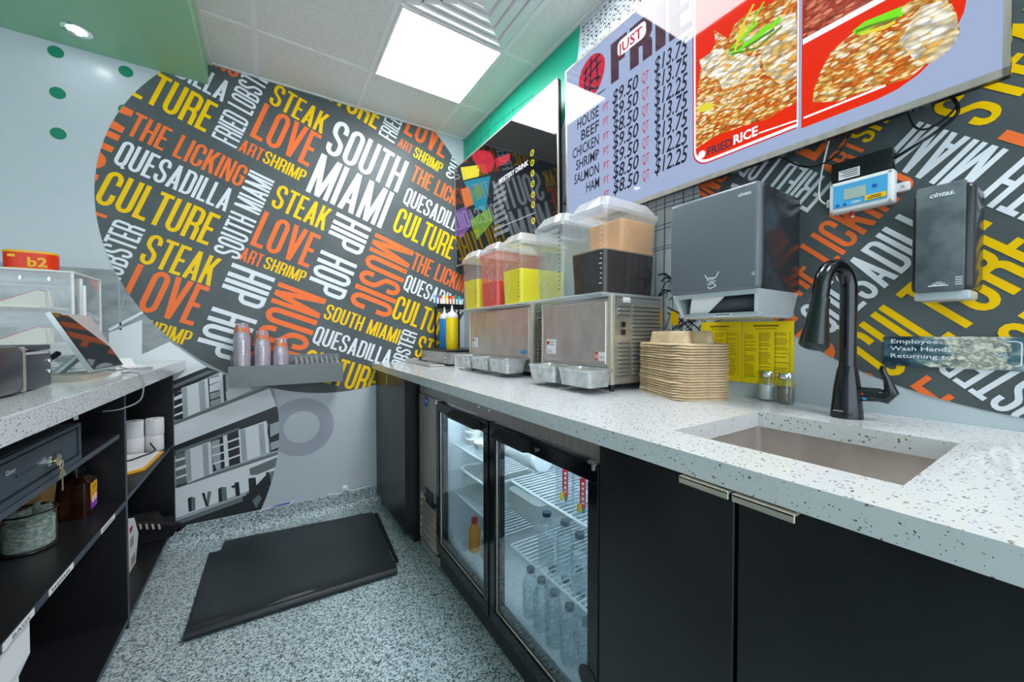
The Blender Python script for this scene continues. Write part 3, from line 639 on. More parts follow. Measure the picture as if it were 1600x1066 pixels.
# tall black end cabinet by the back wall
t_ = thing('base_cabinet', (.9, 2.24, .0), 'plain black end cabinet between the fridge and the mural wall', 'cabinet', 'black base cabinets under the worktop')
mb('black_laminate').box((.585, 1.935, .06), (1.2, YB-.012, .876), .0015, 1).build('carcass', t_)
mb('nickel').box((.5825, 2.29, .80), (.5855, 2.2915, .874)).build('door_gap', t_)
mb('shelf_black').box((.635, 1.95, 0), (1.18, YB-.055, .06)).build('plinth', t_, smooth=0)

# undercounter glass-door fridge
FX = .645
fr = thing('glass_door_fridge', (.92, 1.25, 0), 'stainless undercounter fridge with two glass doors under the worktop', 'fridge')
M_ = mb('fridge_white')
M_.box((.70, .60, .10), (1.18, .625, .86)); M_.box((.70, 1.645, .10), (1.18, 1.67, .86)); M_.box((1.165, .625, .10), (1.19, 1.645, .86)); M_.box((.70, .625, .10), (1.18, 1.645, .135)); M_.box((.70, .625, .835), (1.18, 1.645, .86))
M_.build('liner', fr, smooth=0)
M_ = mb('steel_dark'); M_.box((.652, .60, .802), (.71, 1.90, .862), .002, 1); M_.box((.70, 1.68, .10), (1.2, 1.90, .86)); M_.build('housing', fr)
mb('black_plastic').box((.662, .60, .015), (1.2, 1.90, .098), .002, 1).build('base', fr)
M_ = mb('steel_dark'); M_.box((.648, 1.652, .30), (.70, 1.898, .80), .003, 1); M_.box((.648, 1.652, .085), (.655, 1.668, .30)); M_.box((.648, 1.882, .03), (.70, 1.898, .30)); M_.box((.648, 1.652, .02), (.70, 1.898, .06))
for k in range(6): M_.prism([(.660, 1.668, .068+k*.036), (.643, 1.668, .074+k*.036), (.643, 1.668, .080+k*.036), (.662, 1.668, .092+k*.036)], (0, .214, 0))
M_.use('black_plastic').box((.668, 1.668, .06), (.672, 1.882, .30))
gp = M_.build('compressor_panel', fr)
mb('black_plastic').box((.644, 1.70, .272), (.650, 1.80, .345), .002, 1).build('thermostat', gp)
M_ = mb('blue'); M_.add([(.6465, 1.79+.026*cos(2*pi*i/32), .772+.028*sin(2*pi*i/32)) for i in range(32)], [tuple(range(32))])
M_.use('white_plastic'); btext(M_, 'hvt', (.6460, 1.808, .765), (0, -1, 0), (0, 0, 1), .026, shear=.3, bold=.02)
M_.build('badge', gp, smooth=0)
for y in (1.245, 1.165): mb('chrome').lathe([(.006, 0), (.005, -.003)], (.652, y, .832), 14, 'x').build('screw', fr)
def fdoor(y0, y1, hk):
    z0, z1 = .105, .796; d = MB().use('black_gloss')
    d.box((.640, y0, z0), (.682, y1, z0+.045), .002, 1); d.box((.640, y0, z1-.045), (.682, y1, z1), .002, 1)
    d.box((.640, y0, z0+.045), (.682, y0+.036, z1-.045), .002, 1); d.box((.640, y1-.036, z0+.045), (.682, y1, z1-.045), .002, 1)
    d = d.build('door', fr)
    mb('glass').box((.650, y0+.034, z0+.043), (.653, y1-.034, z1-.043)).build('glass_pane', d, smooth=0)
    M_ = mb('nickel')
    for a, b in (((y0+.034, z0+.043), (y1-.034, z0+.047)), ((y0+.034, z1-.047), (y1-.034, z1-.043)), ((y0+.034, z0+.043), (y0+.038, z1-.043)), ((y1-.038, z0+.043), (y1-.034, z1-.043))): M_.box((.647, a[0], a[1]), (.6500, b[0], b[1]))
    M_.build('bead', d, smooth=0)
    mb('black_plastic').prism([(.612, hk[0], .768), (.640, hk[0], .790), (.640, hk[0], .768), (.640, hk[0], .755), (.612, hk[0], .760)], (0, hk[1]-hk[0], 0)).build('handle', d)
    M_ = mb('steel'); yy = y0+.012 if y0 < .8 else y1-.012; M_.box((.632, yy-.012, z1+.001), (.66, yy+.016, z1+.007), .001, 1); M_.cyl((.638, yy, z1-.012), .006, .02, 12); M_.build('hinge', d)
    return d
d1 = fdoor(1.155, 1.645, (1.215, 1.46)); d2 = fdoor(.628, 1.145, (.90, 1.09))
mb('chrome').lathe([(.007, 0), (.007, -.004)], (.640, .868, .772), 16, 'x').build('lock', d2)
mb('black_plastic').lathe([(.03, 0), (.03, .002)], (.6385, .66, .27), 20, 'x').build('speaker_grille', d2)
def fshelf(y0, y1, z, nm='wire_shelf'):
    M_ = mb('wire_white'); 
    for x in (.715, .87, 1.02, 1.155): M_.tube([(x, y0, z-.004), (x, y1, z-.004)], .0042 if x < .72 else .003, 6)
    n = int((y1-y0)/.019)
    for k in range(n+1): y = y0+(y1-y0)*k/n; M_.tube([(.713, y, z), (1.158, y, z)], .0021, 5, False)
    return M_.build(nm, fr)
SH1, SH2 = .588, .358     # right bay
SL1, SL2 = .597, .374     # left bay
fshelf(.64, 1.12, SH1); fshelf(.64, 1.12, SH2); fshelf(1.16, 1.635, SL1); fshelf(1.16, 1.635, SL2)
M_ = mb('fridge_lamp'); M_.box((.716, .66, .820), (.734, 1.10, .834)); M_.box((.716, 1.18, .820), (.734, 1.62, .834)); M_.build('lamp_strip', fr, smooth=0)

# ---- what stands in the fridge
def water_bottle(x, y, z, label, h=.165, r=.028, first=[None]):
    if first[0] is None:
        t_ = thing('water_bottle', (x, y, z), label, 'bottle', 'clear water bottles in the fridge')
        mb('glass_bottle').lathe([(r*.9, 0), (r, .006), (r, h*.30), (r*.95, h*.34), (r, h*.38), (r, h*.68), (r*.8, h*.80), (r*.42, h*.90), (r*.42, h*.93)], (x, y, z+.003), 20).build('body', t_)
        mb('cap_teal').cyl((x, y, z+.003+h*.925), r*.5, h*.08, 16).build('cap', t_)
        mb('water').lathe([(r*.82, 0), (r*.92, .006), (r*.92, h*.62)], (x, y, z+.006), 18).build('water', t_)
        first[0] = t_; return t_
    return dup(first[0], (x, y, z), label)
water_bottle(.752, .965, SH2, 'clear water bottle on the middle fridge shelf, farthest left of three')
water_bottle(.765, .890, SH2, 'clear water bottle on the middle fridge shelf, between two others')
water_bottle(.752, .810, SH2, 'clear water bottle on the middle fridge shelf, closest to the door hinge')
FB = .135
for (x, y, lb) in ((.745, 1.045, 'front row, farthest left'), (.742, .98, 'front row, second from the left'), (.738, .912, 'front row, third from the left'), (.738, .838, 'front row, fourth from the left'), (.742, .768, 'front row, closest to the door hinge'),
                   (.812, 1.01, 'second row, farthest left'), (.812, .942, 'second row, second from the left'), (.812, .868, 'second row, third from the left'), (.812, .795, 'second row, closest to the door hinge'), (.885, .955, 'third row, left one of two'), (.885, .88, 'third row, right one of two')):
    water_bottle(x, y, FB, 'clear water bottle on the fridge floor, '+lb)
def soda(x, y, label, first=[None]):
    z = SH1
    if first[0] is None:
        t_ = thing('soda_bottle', (x, y, z), label, 'bottle', 'clear soda bottles with red labels on the upper fridge shelf')
        mb('glass_bottle').lathe([(.026, 0), (.029, .006), (.029, .125), (.020, .165), (.012, .185), (.012, .205)], (x, y, z+.003), 20).build('body', t_)
        def lab(mt, z0, z1, a0, a1, e):
            M_.use(mt); q = [(x+(.0292+e)*cos(R(a0+(a1-a0)*i/8)), y+(.0292+e)*sin(R(a0+(a1-a0)*i/8))) for i in range(9)]
            for (p, r_) in zip(q, q[1:]): M_.add([(p[0], p[1], z+z0), (r_[0], r_[1], z+z0), (r_[0], r_[1], z+z1), (p[0], p[1], z+z1)], [(0, 1, 2, 3)])
        M_ = mb('red'); lab('red', .030, .118, 214, 246, .0004); lab('white_paper', .046, .106, 224, 236, .0007); lab('mural_yellow', .022, .046, 198, 224, .0006); lab('dot_green', .020, .034, 226, 242, .0006)
        for k in range(4): lab('red', .050+k*.014, .058+k*.014, 226, 234, .0010)
        M_.build('label', t_, smooth=60)
        first[0] = t_; return t_
    return dup(first[0], (x, y, z), label)
soda(.742, .79, 'clear soda bottle with red label on the upper fridge shelf, right of the pair')
soda(.752, .875, 'clear soda bottle with red label on the upper fridge shelf, left of the pair')
t_ = thing('jar', (.85, 1.24, SH1), 'white jar with a wide white lid lying on its side on the upper fridge shelf', 'jar')
mb('frosted').lathe([(.040, 0), (.046, .01), (.046, .2), (.036, .225)], (.85, 1.13, SH1+.049), 28, 'y').build('body', t_)
mb('white_plastic').lathe([(.044, 0), (.046, .004), (.046, .022)], (.85, 1.108, SH1+.049), 28, 'y').build('lid', t_)
t_ = thing('tub', (.93, 1.23, SH2), 'translucent white lidless tub on the middle fridge shelf behind the water bottles', 'tub')
mb('frosted').frustum((.84, 1.13, SH2+.003), (1.03, 1.335, SH2+.10), .008, .008, .03).build('body', t_)
t_ = thing('tub', (.86, 1.49, SL2), 'white tub with a rolled rim on the lower shelf behind the left fridge door', 'tub')
M_ = mb('frosted'); M_.frustum((.755, 1.37, SL2+.003), (.985, 1.60, SL2+.105), .012, .012, .035, cap=False); M_.build('body', t_)
mb('white_plastic').tube([(.74, 1.40, SL2+.106), (.74, 1.59, SL2+.106), (.765, 1.615, SL2+.106), (.975, 1.615, SL2+.106), (1.0, 1.59, SL2+.106), (1.0, 1.38, SL2+.106), (.975, 1.355, SL2+.106), (.765, 1.355, SL2+.106), (.74, 1.38, SL2+.106), (.74, 1.40, SL2+.106)], .006, 8, False).build('rim', t_)
fc = None
for k in range(5):
    z = SL1+.003+k*.031; lb = 'small lidded sauce cup in the fridge, %s of the stack of five' % ['bottom one', 'second from the bottom', 'middle one', 'second from the top', 'top one'][k]
    if fc is None:
        fc = thing('sauce_cup', (.785, 1.555, z), lb, 'cup', 'stacked sauce cups on the upper fridge shelf')
        mb('cream').lathe([(.030, 0), (.036, .022)], (.785, 1.555, z), 24).build('cup', fc); mb('white_plastic').lathe([(.0385, 0), (.0385, .005), (.034, .0085)], (.785, 1.555, z+.022), 24).build('lid', fc)
    else: dup(fc, (.785, 1.555, z), lb)
for (y, lb) in ((1.475, 'single small lidded sauce cup in the fridge, right beside the stack of five'), (1.395, 'single small lidded sauce cup in the fridge, farthest from the stack of five')): dup(fc, (.79, y, SL1+.003), lb)
t_ = thing('sauce_bottle', (.765, 1.505, FB), 'orange sauce bottle with a dark cap on the fridge floor behind the left door', 'bottle')
mb('label_orange').lathe([(.024, 0), (.026, .005), (.026, .09), (.015, .115), (.013, .125)], (.765, 1.505, FB), 20).build('body', t_); mb('red').cyl((.765, 1.505, FB+.124), .0145, .022, 16).build('cap', t_)
t_ = thing('jar', (.80, 1.43, FB), 'short white jar on the fridge floor beside the orange sauce bottle', 'jar')
mb('frosted').lathe([(.033, 0), (.036, .006), (.036, .085)], (.80, 1.43, FB), 22).build('body', t_); mb('white_plastic').cyl((.80, 1.43, FB+.085), .036, .016, 22).build('lid', t_)

# ================================================================= ON THE RIGHT WORKTOP
# beverage dispensers
def dispenser(y0, y1, x0, label, trays, stickers, louv):
    t_ = thing('beverage_dispenser', ((x0+1.2)/2, (y0+y1)/2, CT), label, 'drink dispenser')
    M_ = mb('steel'); M_.box((x0+.012, y0+.004, CT+.022), (1.205, y1, 1.222), .003, 1); M_.build('housing', t_)
    M_ = mb('steel_warm'); M_.box((x0+.006, y0+.030, 1.0), (x0+.014, y1-.012, 1.212), .002, 1); M_.build('front_panel', t_)
    M_ = mb('nickel'); M_.box((x0, y0, CT+.022), (x0+.020, y0+.016, 1.232), .005, 2); M_.box((x0+.002, y1-.010, CT+.022), (x0+.016, y1, 1.222), .003, 2); M_.build('corner_post', t_)
    M_ = mb('steel'); ys = y0+.0035
    for k in range(18):
        z = .965+k*.0135
        M_.use('ink_grey').box((x0+.107, ys-.0012, z-.004), (x0+.248, ys+.001, z)); M_.use('steel').box((x0+.105, ys-.006, z), (x0+.250, ys+.001, z+.0075), .0035, 2)
        if k < 9 or k > 14: M_.use('ink_grey').box((x0+.036, ys-.0012, z-.004), (x0+.094, ys+.001, z)); M_.use('steel').box((x0+.034, ys-.006, z), (x0+.096, ys+.001, z+.0075), .0035, 2)
    M_.build('louvre', t_)
    M_ = mb('black_plastic'); M_.box((x0+.05, ys-.004, 1.125), (x0+.068, ys+.001, 1.143), .001, 1); M_.box((x0+.05, ys-.004, 1.099), (x0+.068, ys+.001, 1.117), .001, 1); M_.build('switch', t_)
    for (fx_, fy_) in ((x0+.02, y0+.016), (1.17, y0+.02), (x0+.02, y1-.02), (1.17, y1-.02)): mb('black_plastic').lathe([(.009, 0), (.011, .023)], (fx_, fy_, CT), 14).build('foot', t_)
    M_ = mb('lid_clear'); M_.box((x0-.035, y0+.008, 1.226), (1.20, y1+.05, 1.238), .004, 2); M_.build('tank_tray', t_)
    for (a, b) in trays:
        M_ = mb('tray_metal'); M_.frustum((x0-.102, a+.012, .934), (x0-.012, b-.012, .982), .006, .006, .012, cap=False)
        M_.frustum((x0-.108, a+.006, .982), (x0-.002, b-.006, .990), .003, .003, .012, cap=False, capb=False)
        M_.use('steel_dark'); M_.box((x0-.102, a+.012, .979), (x0-.006, b-.012, .982))
        M_.build('drip_tray', t_)
    for st in stickers: st(t_)
    return t_
def st_card(x, y, z, w=.050, h=.052):
    def f_(t_):
        M_ = mb('white_paper'); M_.box((x-.0012, y-w, z), (x, y, z+h)); M_.use('red'); M_.add([(x-.0018, y-.010+.008*cos(2*pi*i/20), z+h-.014+.008*sin(2*pi*i/20)) for i in range(20)], [tuple(range(20))])
        M_.use('ink_grey')
        for k, (a, b) in enumerate(((.022, .046), (.024, .044))): M_.box((x-.0018, y-b, z+h-.012-k*.010), (x-.0012, y-a, z+h-.0095-k*.010))
        for k in range(2): M_.box((x-.0018, y-.033, z+.007+k*.007), (x-.0012, y-.003, z+.0085+k*.007))
        M_.build('service_sticker', t_, smooth=0)
    return f_
def st_h(x, y, z):
    def f_(t_):
        M_ = mb('white_paper'); M_.box((x-.0012, y-.046, z), (x, y, z+.030)); M_.use('red'); M_.box((x-.0016, y-.016, z+.001), (x-.0012, y-.001, z+.029))
        btext(M_, 'Crathco', (x-.0018, y-.018, z+.011), (0, -1, 0), (0, 0, 1), .010, width=.026)
        M_.use('white_paper'); btext(M_, 'H', (x-.0020, y-.004, z+.006), (0, -1, 0), (0, 0, 1), .024, bold=.03, width=.0095)
        M_.build('maker_sticker', t_, smooth=0)
    return f_
def st_side(x, y, z):
    def f_(t_):
        M_ = mb('white_paper'); M_.box((x, y-.0015, z), (x+.034, y+.001, z+.016)); M_.use('sticker_yellow'); M_.add([(x+.003, y-.002, z+.003), (x+.011, y-.002, z+.003), (x+.007, y-.002, z+.012)], [(0, 1, 2)])
        M_.use('panel_blue'); M_.box((x+.014, y-.002, z+.004), (x+.031, y-.0015, z+.006)); M_.build('warning_sticker', t_, smooth=0)
    return f_
def st_cyan(x, y, z):
    def f_(t_):
        M_ = mb('cyan_label'); M_.add([(x, y-.019*cos(2*pi*i/28), z+.012*sin(2*pi*i/28)) for i in range(28)], [tuple(range(28))]); M_.use('blue'); M_.box((x-.0006, y-.012, z-.003), (x-.0003, y+.012, z+.002)); M_.build('oval_sticker', t_, smooth=0)
    return f_
XD = .930
dR = dispenser(.858, 1.235, XD, 'steel drink dispenser with the cola and water tanks, nearer one of two', ((.84, 1.002), (1.012, 1.175)), (st_card(XD+.005, 1.20, 1.025, .056, .056), st_h(XD+.005, .935, 1.012), st_side(XD+.055, .858, 1.208)), 0)
dL = dispenser(1.318, 1.925, XD+.015, 'steel drink dispenser with the yellow and red juice tanks, farther one of two', ((1.345, 1.512), (1.525, 1.695), (1.708, 1.880)), (st_card(XD+.020, 1.885, 1.030, .062, .052), st_cyan(XD+.019, 1.392, 1.022)), 0)
def tank(x0, y0, y1, zl, liq, label, clear_m='tank_clear', foam=False, depth=.275, taper=.010, z0=1.238, z1=1.505):
    t_ = thing('drink_tank', (x0+depth/2, (y0+y1)/2, z0), label, 'drink tank', 'clear tanks on the drink dispensers')
    x1 = x0+depth
    M_ = mb(clear_m); M_.frustum((x0+taper, y0+taper, z0), (x1-taper, y1-taper, z1), taper, taper, .022, 8, cap=False); M_.frustum((x0-.001, y0-.001, z1-.012), (x1+.001, y1+.001, z1), .003, .003, .022, 8, cap=False, capb=False); M_.build('tank', t_, smooth=12)
    M_ = mb('lid_clear'); M_.frustum((x0-.004, y0-.004, z1), (x1+.004, y1+.004, z1+.014), .001, .001, .024, 5, cap=False, capb=False); M_.frustum((x0-.002, y0-.002, z1+.014), (x1+.002, y1+.002, z1+.052), -.026, -.022, .022, 8, capb=False); M_.build('lid', t_, smooth=12)
    if liq:
        k = (zl-z0)/(z1-z0); e = .0035; M_ = mb(liq)
        M_.frustum((x0+taper+e, y0+taper+e, z0+.004), (x1-taper-e, y1-taper-e, zl), taper*k, taper*k, .019, 8); M_.build('drink', t_, smooth=12)
        if foam:
            M_ = mb('foam_rim'); M_.frustum((x0+taper+e, y0+taper+e, zl), (x1-taper-e, y1-taper-e, zl+.005), taper*k, taper*k, .019, 8); M_.use('foam')
            M_.frustum((x0+taper*(1-k)+.085, y0+taper*(1-k)+e, zl+.005), (x1-taper-e, y1-taper-e, z1-.016), .004, .004, .019, 8, cap=True); M_.build('foam', t_, smooth=12)
    M_ = mb('black_plastic' if not foam else 'white_plastic')
    for k in range(15): zz_ = z0+.03+k*.016; q = (zz_-z0)/(z1-z0)*taper; M_.box((x0+taper-q-.0015+.002, y0+taper-q+.014, zz_), (x0+taper-q+.001+.002, y0+taper-q+.019+(.005 if k % 4 == 0 else 0), zz_+.003))
    M_.build('level_marks', t_, smooth=0)
    return t_
tank(.905, .866, 1.045, 1.378, 'cola', 'large clear tank half full of dark cola with tan foam, nearest of the drink tanks', foam=True)
tank(.905, 1.075, 1.250, 1.440, 'water', 'clear tank full of plain water, between the cola tank and the yellow tanks')
tank(.930, 1.388, 1.560, 1.395, 'lemonade', 'clear tank nearly full of bright yellow lemonade, right of the red tank')
tank(.930, 1.595, 1.770, 1.362, 'red_juice', 'pinkish tank half full of red juice, between the two yellow tanks', 'tank_pink')
tank(.930, 1.803, 1.985, 1.398, 'lemonade_pale', 'clear tank of yellow drink left of the red tank, farthest on the dispensers')

# warmer with black top, squeeze bottles, tray, packet rack
t_ = thing('steel_warmer', (1.0, 2.27, CT), 'low steel counter warmer with black top under the squeeze bottles', 'warmer')
mb('steel').box((.872, 2.045, CT+.012), (1.13, 2.50, CT+.084), .004, 1).build('body', t_)
mb('black_plastic').box((.868, 2.040, CT+.084), (1.134, 2.505, CT+.094), .003, 1).build('top_plate', t_)
for x, y in ((.89, 2.07), (1.11, 2.07), (.89, 2.48), (1.11, 2.48)): mb('black_plastic').cyl((x, y, CT), .012, .013, 14).build('foot', t_)
M_ = mb('white_paper').box((.8712, 2.075, CT+.022), (.8722, 2.105, CT+.050)); M_.use('ink'); M_.box((.8707, 2.082, CT+.032), (.8712, 2.098, CT+.042)); M_.build('label', t_, smooth=0)
t_ = thing('switch_box', (.96, 2.03, CT), 'small white box with dark knobs at the end of the steel warmer', 'control box')
mb('white_plastic').box((.905, 2.0, CT), (1.02, 2.038, CT+.068), .004, 2).build('body', t_)
M_ = mb('ink')
for x, z in ((.925, .015), (.945, .035), (.965, .015), (.985, .042), (.93, .048)): M_.lathe([(.006, 0), (.005, -.004)], (x, 2.0, CT+z), 12, 'y')
M_.build('knob', t_)
tag(mb('steel').box((.765, 2.06, CT+.0005), (.858, 2.52, CT+.010), .003, 1).box((.765, 2.06, CT+.010), (.770, 2.52, CT+.024)).box((.765, 2.515, CT+.010), (.858, 2.52, CT+.024)).build('baking_tray'), 'shallow polished steel tray in front of the steel warmer', 'tray')
def squeeze(x, y, r_, mt, label):
    z = CT+.0945; t_ = thing('squeeze_bottle', (x, y, z), label, 'bottle', 'squeeze bottles on the steel warmer')
    mb(mt).lathe([(r_*.94, 0), (r_, .006), (r_, .185), (r_*.93, .197)], (x, y, z), 28).build('body', t_)
    mb('white_plastic').lathe([(r_*.98, .194), (r_*.98, .207), (r_*.75, .222), (r_*.30, .232), (r_*.22, .240), (r_*.10, .272)], (x, y, z), 24).build('nozzle', t_)
squeeze(.985, 2.37, .034, 'blue_plastic', 'blue squeeze bottle with white nozzle on the steel warmer')
squeeze(.960, 2.19, .038, 'yellow_plastic', 'yellow squeeze bottle with white nozzle on the steel warmer')
t_ = thing('packet_rack', (1.04, 2.43, CT+.0945), 'black rack of coloured drink packets above the squeeze bottles', 'rack')
M_ = mb('black_plastic'); M_.box((.945, 2.40, 1.272), (1.14, 2.47, 1.285), .002, 1)
for x in (.955, 1.13): M_.box((x-.005, 2.455, CT+.0945), (x+.005, 2.465, 1.272))
M_.box((.945, 2.398, 1.285), (1.14, 2.402, 1.305)); M_.build('frame', t_)
pc = ['blue_plastic', 'red', 'white_paper', 'yellow_plastic', 'red', 'mural_coral', 'dot_green', 'cyan_label']
pn = ['blue', 'dark red', 'white', 'yellow', 'second red', 'coral', 'green', 'light blue']
for k in range(8):
    x = .958+k*.0235
    o = MB().use(pc[k]).prism([(x-.009, 2.425, 1.288), (x+.009, 2.425, 1.288), (x+.013, 2.445, 1.365), (x-.005, 2.445, 1.365)], (0, .006, 0)).use('white_paper').prism([(x-.004, 2.4225, 1.302), (x+.007, 2.4225, 1.302), (x+.010, 2.4345, 1.345), (x+.0, 2.4345, 1.345)], (0, .002, 0)).build('drink_packet', smooth=0)
    tag(o, '%s drink packet in the rack above the squeeze bottles, %s from the left' % (pn[k], ['first', 'second', 'third', 'fourth', 'fifth', 'sixth', 'seventh', 'eighth'][k]), 'packet', 'drink packets in the black rack')
t_ = thing('tongs', (1.045, 2.385, 1.06), 'dark metal tongs hanging under the packet rack', 'tongs')
mb('black_plastic').tube([(1.035, 2.395, 1.27), (1.03, 2.39, 1.20), (1.045, 2.39, 1.10), (1.05, 2.385, 1.06)], .004, 8).tube([(1.06, 2.395, 1.27), (1.075, 2.39, 1.21), (1.058, 2.39, 1.10), (1.055, 2.385, 1.06)], .004, 8).tube([(1.035, 2.395, 1.268), (1.048, 2.395, 1.274), (1.06, 2.395, 1.268)], .005, 8).build('arm', t_)

# moulded-pulp cup carriers
def carrier_mesh():
    M_ = mb('pulp'); w2, d2 = .122, .086
    def ring(z, ins, n=8, r_=.030, wob=0):
        vs = []
        for cx, cy, q in ((w2-ins-r_, d2-ins-r_, 0), (-w2+ins+r_, d2-ins-r_, 1), (-w2+ins+r_, -d2+ins+r_, 2), (w2-ins-r_, -d2+ins+r_, 3)):
            for i in range(n+1): an = (q+i/n)*pi/2; vs.append((cx+r_*cos(an), cy+r_*sin(an), z+wob*sin(an*3+q)))
        return vs
    rs = [ring(0, 0, wob=.0012), ring(.0035, -.001, wob=.0012), ring(.006, .004, wob=.001), ring(.006, .020)]
    k = len(rs[0]); o = sum(rs, [])
    M_.add(o, [(j*k+i, j*k+(i+1) % k, (j+1)*k+(i+1) % k, (j+1)*k+i) for j in range(3) for i in range(k)]+[tuple(range(k-1, -1, -1))])
    return M_
def carrier_top(M_):
    # upside-down cup wells standing up from the rim with notches between them
    for sx in (-1, 1):
        for sy in (-1, 1):
            cx, cy = sx*.052, sy*.036; vs = []; n = 24
            for z, s_ in ((.004, 1.0), (.028, .86), (.040, .80), (.042, .72)):
                for i in range(n):
                    a = 2*pi*i/n; q = 1+.10*cos(4*a); vs.append((cx+.046*s_*q*cos(a), cy+.034*s_*q*sin(a), z))
            M_.add(vs, [(j*n+i, j*n+(i+1) % n, (j+1)*n+(i+1) % n, (j+1)*n+i) for j in range(3) for i in range(n)]+[tuple(3*n+i for i in range(n))])
    M_.frustum((-.03, -.06, .004), (.03, .06, .034), -.008, -.01, .012)
    return M_
NCAR = 21; cxy = (1.085, .714); cz0 = CT+.0012; ch = .0077; first = None
for k in range(NCAR):
    z = cz0+k*ch; i_ = NCAR-1-k
    lb = 'brown moulded-pulp cup carrier, %s of the tall stack' % ('top one' if i_ == 0 else 'bottom one' if k == 0 else ORD[i_]+' from the top')
    rz = R(-7+random.uniform(-1.6, 1.6)); loc = (cxy[0]+random.uniform(-.002, .002), cxy[1]+random.uniform(-.002, .002), z)
    M_ = carrier_mesh() if first is None or i_ == 0 else None
    if i_ == 0: o = carrier_top(M_).build('cup_carrier', smooth=60)
    elif first is None: o = first = M_.build('cup_carrier', smooth=60)
    else: o = first.copy(); COL.objects.link(o)
    o.location = loc; o.rotation_euler = (0, 0, rz+R(90-18))
    tag(o, lb, 'cup carrier', 'stacked cup carriers beside the drink dispenser')

# shakers
def shaker(x, y, fill, label):
    t_ = thing('shaker', (x, y, CT), label, 'shaker', 'glass shakers against the wall'); z = CT+.0005
    mb('glass_bottle').lathe([(.0215, 0), (.0225, .004), (.0225, .050), (.017, .064), (.0165, .068)], (x, y, z), 12).build('jar', t_)
    mb(fill).lathe([(.0185, .004), (.0195, .006), (.0195, .044)], (x, y, z), 12).build('filling', t_)
    mb('chrome').lathe([(.0175, .067), (.0185, .070), (.0185, .077), (.0165, .083), (.007, .0865)], (x, y, z), 20).build('cap', t_)
shaker(1.192, .515, 'salt', 'glass shaker of white salt with a chrome cap, left of the pair')
shaker(1.180, .465, 'pepper', 'glass shaker of grey pepper with a chrome cap, right of the pair')

# ================================================================= ON THE RIGHT WALL
t_ = thing('notice', (XR, .60, .95), 'yellow printed two-page notice on the wall behind the shakers', 'notice')
M_ = mb('paper_yellow').box((XR-.0035, .462, .955), (XR-.0025, .598, 1.139)).box((XR-.0040, .600, .955), (XR-.0025, .728, 1.141)); M_.use('print_brown')
for (ya, yb) in ((.470, .590), (.608, .720)):
    q = XR-.0043; wd = yb-ya
    M_.box((q, ya+wd*.25, 1.124), (q+.0005, yb-wd*.2, 1.129)); M_.box((q, ya+wd*.3, 1.117), (q+.0005, yb-wd*.25, 1.1185))
    for yy in (ya, ya+wd*.30, ya+wd*.64, yb-.001): M_.box((q, yy, .966), (q+.0005, yy+.0008, 1.108))
    for c0, c1 in ((.02, .27), (.33, .61), (.67, .97)):
        z = 1.104
        while z > .972:
            if random.random() < .82: M_.box((q, yb-wd*c1+random.uniform(0, wd*.08), z), (q+.0005, yb-wd*c0, z+.0016))
            z -= .0052
M_.build('pages', t_, smooth=0)
# paper towel dispenser
t_ = thing('towel_dispenser', (1.11, .57, 1.16), 'large grey paper towel dispenser on the right wall', 'dispenser')
tx = .995; ty0, ty1 = .449, .693; tz0, tz1 = 1.214, 1.476
mb('grey_dispenser').box((tx, ty0+.004, tz0), (tx+.05, ty1, tz1), .010, 3).build('front_cover', t_)
mb('black_dispenser').box((tx+.012, ty0, tz0+.001), (XR-.001, ty1-.002, tz1-.003), .012, 3).build('housing', t_)
M_ = mb('silver_plastic')
M_.prism([(tx+.006, ty0+.004, tz0), (XR-.003, ty0+.004, tz0), (XR-.003, ty0+.018, 1.150), (tx+.035, ty0+.018, 1.150)], (0, .010, 0)); M_.prism([(tx+.006, ty1-.018, tz0), (XR-.003, ty1-.018, tz0), (XR-.003, ty1-.028, 1.150), (tx+.035, ty1-.028, 1.150)], (0, .012, 0))
M_.box((tx+.008, ty0+.008, tz0-.012), (tx+.022, ty1-.01, tz0)); M_.box((tx+.030, ty0+.014, 1.146), (tx+.060, ty1-.024, 1.160), .004, 2); M_.box((tx+.05, ty0+.014, 1.146), (XR-.003, ty1-.02, 1.152)); M_.box((XR-.02, ty0+.014, 1.15), (XR-.004, ty1-.02, tz0))
lip = M_.build('outlet', t_)
mb('grey_dispenser').lathe([(.024, 0), (.024, .19)], (tx+.085, ty0+.028, 1.185), 24, 'y').build('roller', t_)
tag(mb('white_paper').prism([(tx+.028, .545, 1.205), (tx+.028, .640, 1.205), (tx+.040, .655, 1.158), (tx+.040, .600, 1.160)], (.0012, 0, 0)).build('paper_towel', t_, smooth=0), 'white paper towel end hanging in the outlet')
M_ = mb('mural_white'); btext(M_, 'cintas.', (tx-.0008, .502, 1.446), (0, -1, 0), (0, 0, 1), .013, shear=.35, bold=.02)
for pl in ([(.585, 1.262), (.580, 1.252), (.556, 1.252), (.548, 1.266)], [(.580, 1.247), (.560, 1.249), (.575, 1.240), (.556, 1.243)], [(.578, 1.234), (.562, 1.238), (.555, 1.230), (.570, 1.224), (.578, 1.229)]):
    for q in ribbon(pl, .0022): M_.poly([(tx-.0006, p[0], p[1]) for p in q])
btext(M_, '|||', (tx-.0008, .467, 1.248), (0, -1, 0), (0, 0, 1), .010)
M_.build('printed_marks', t_, smooth=0)
M_ = mb('white_paper').box((tx+.0285, .530, 1.150), (tx+.0298, .575, 1.158)); M_.use('ink')
for k in range(9): M_.box((tx+.0280, .533+k*.0045, 1.1525), (tx+.0285, .536+k*.0045, 1.156))
M_.build('outlet_sticker', lip, smooth=0)
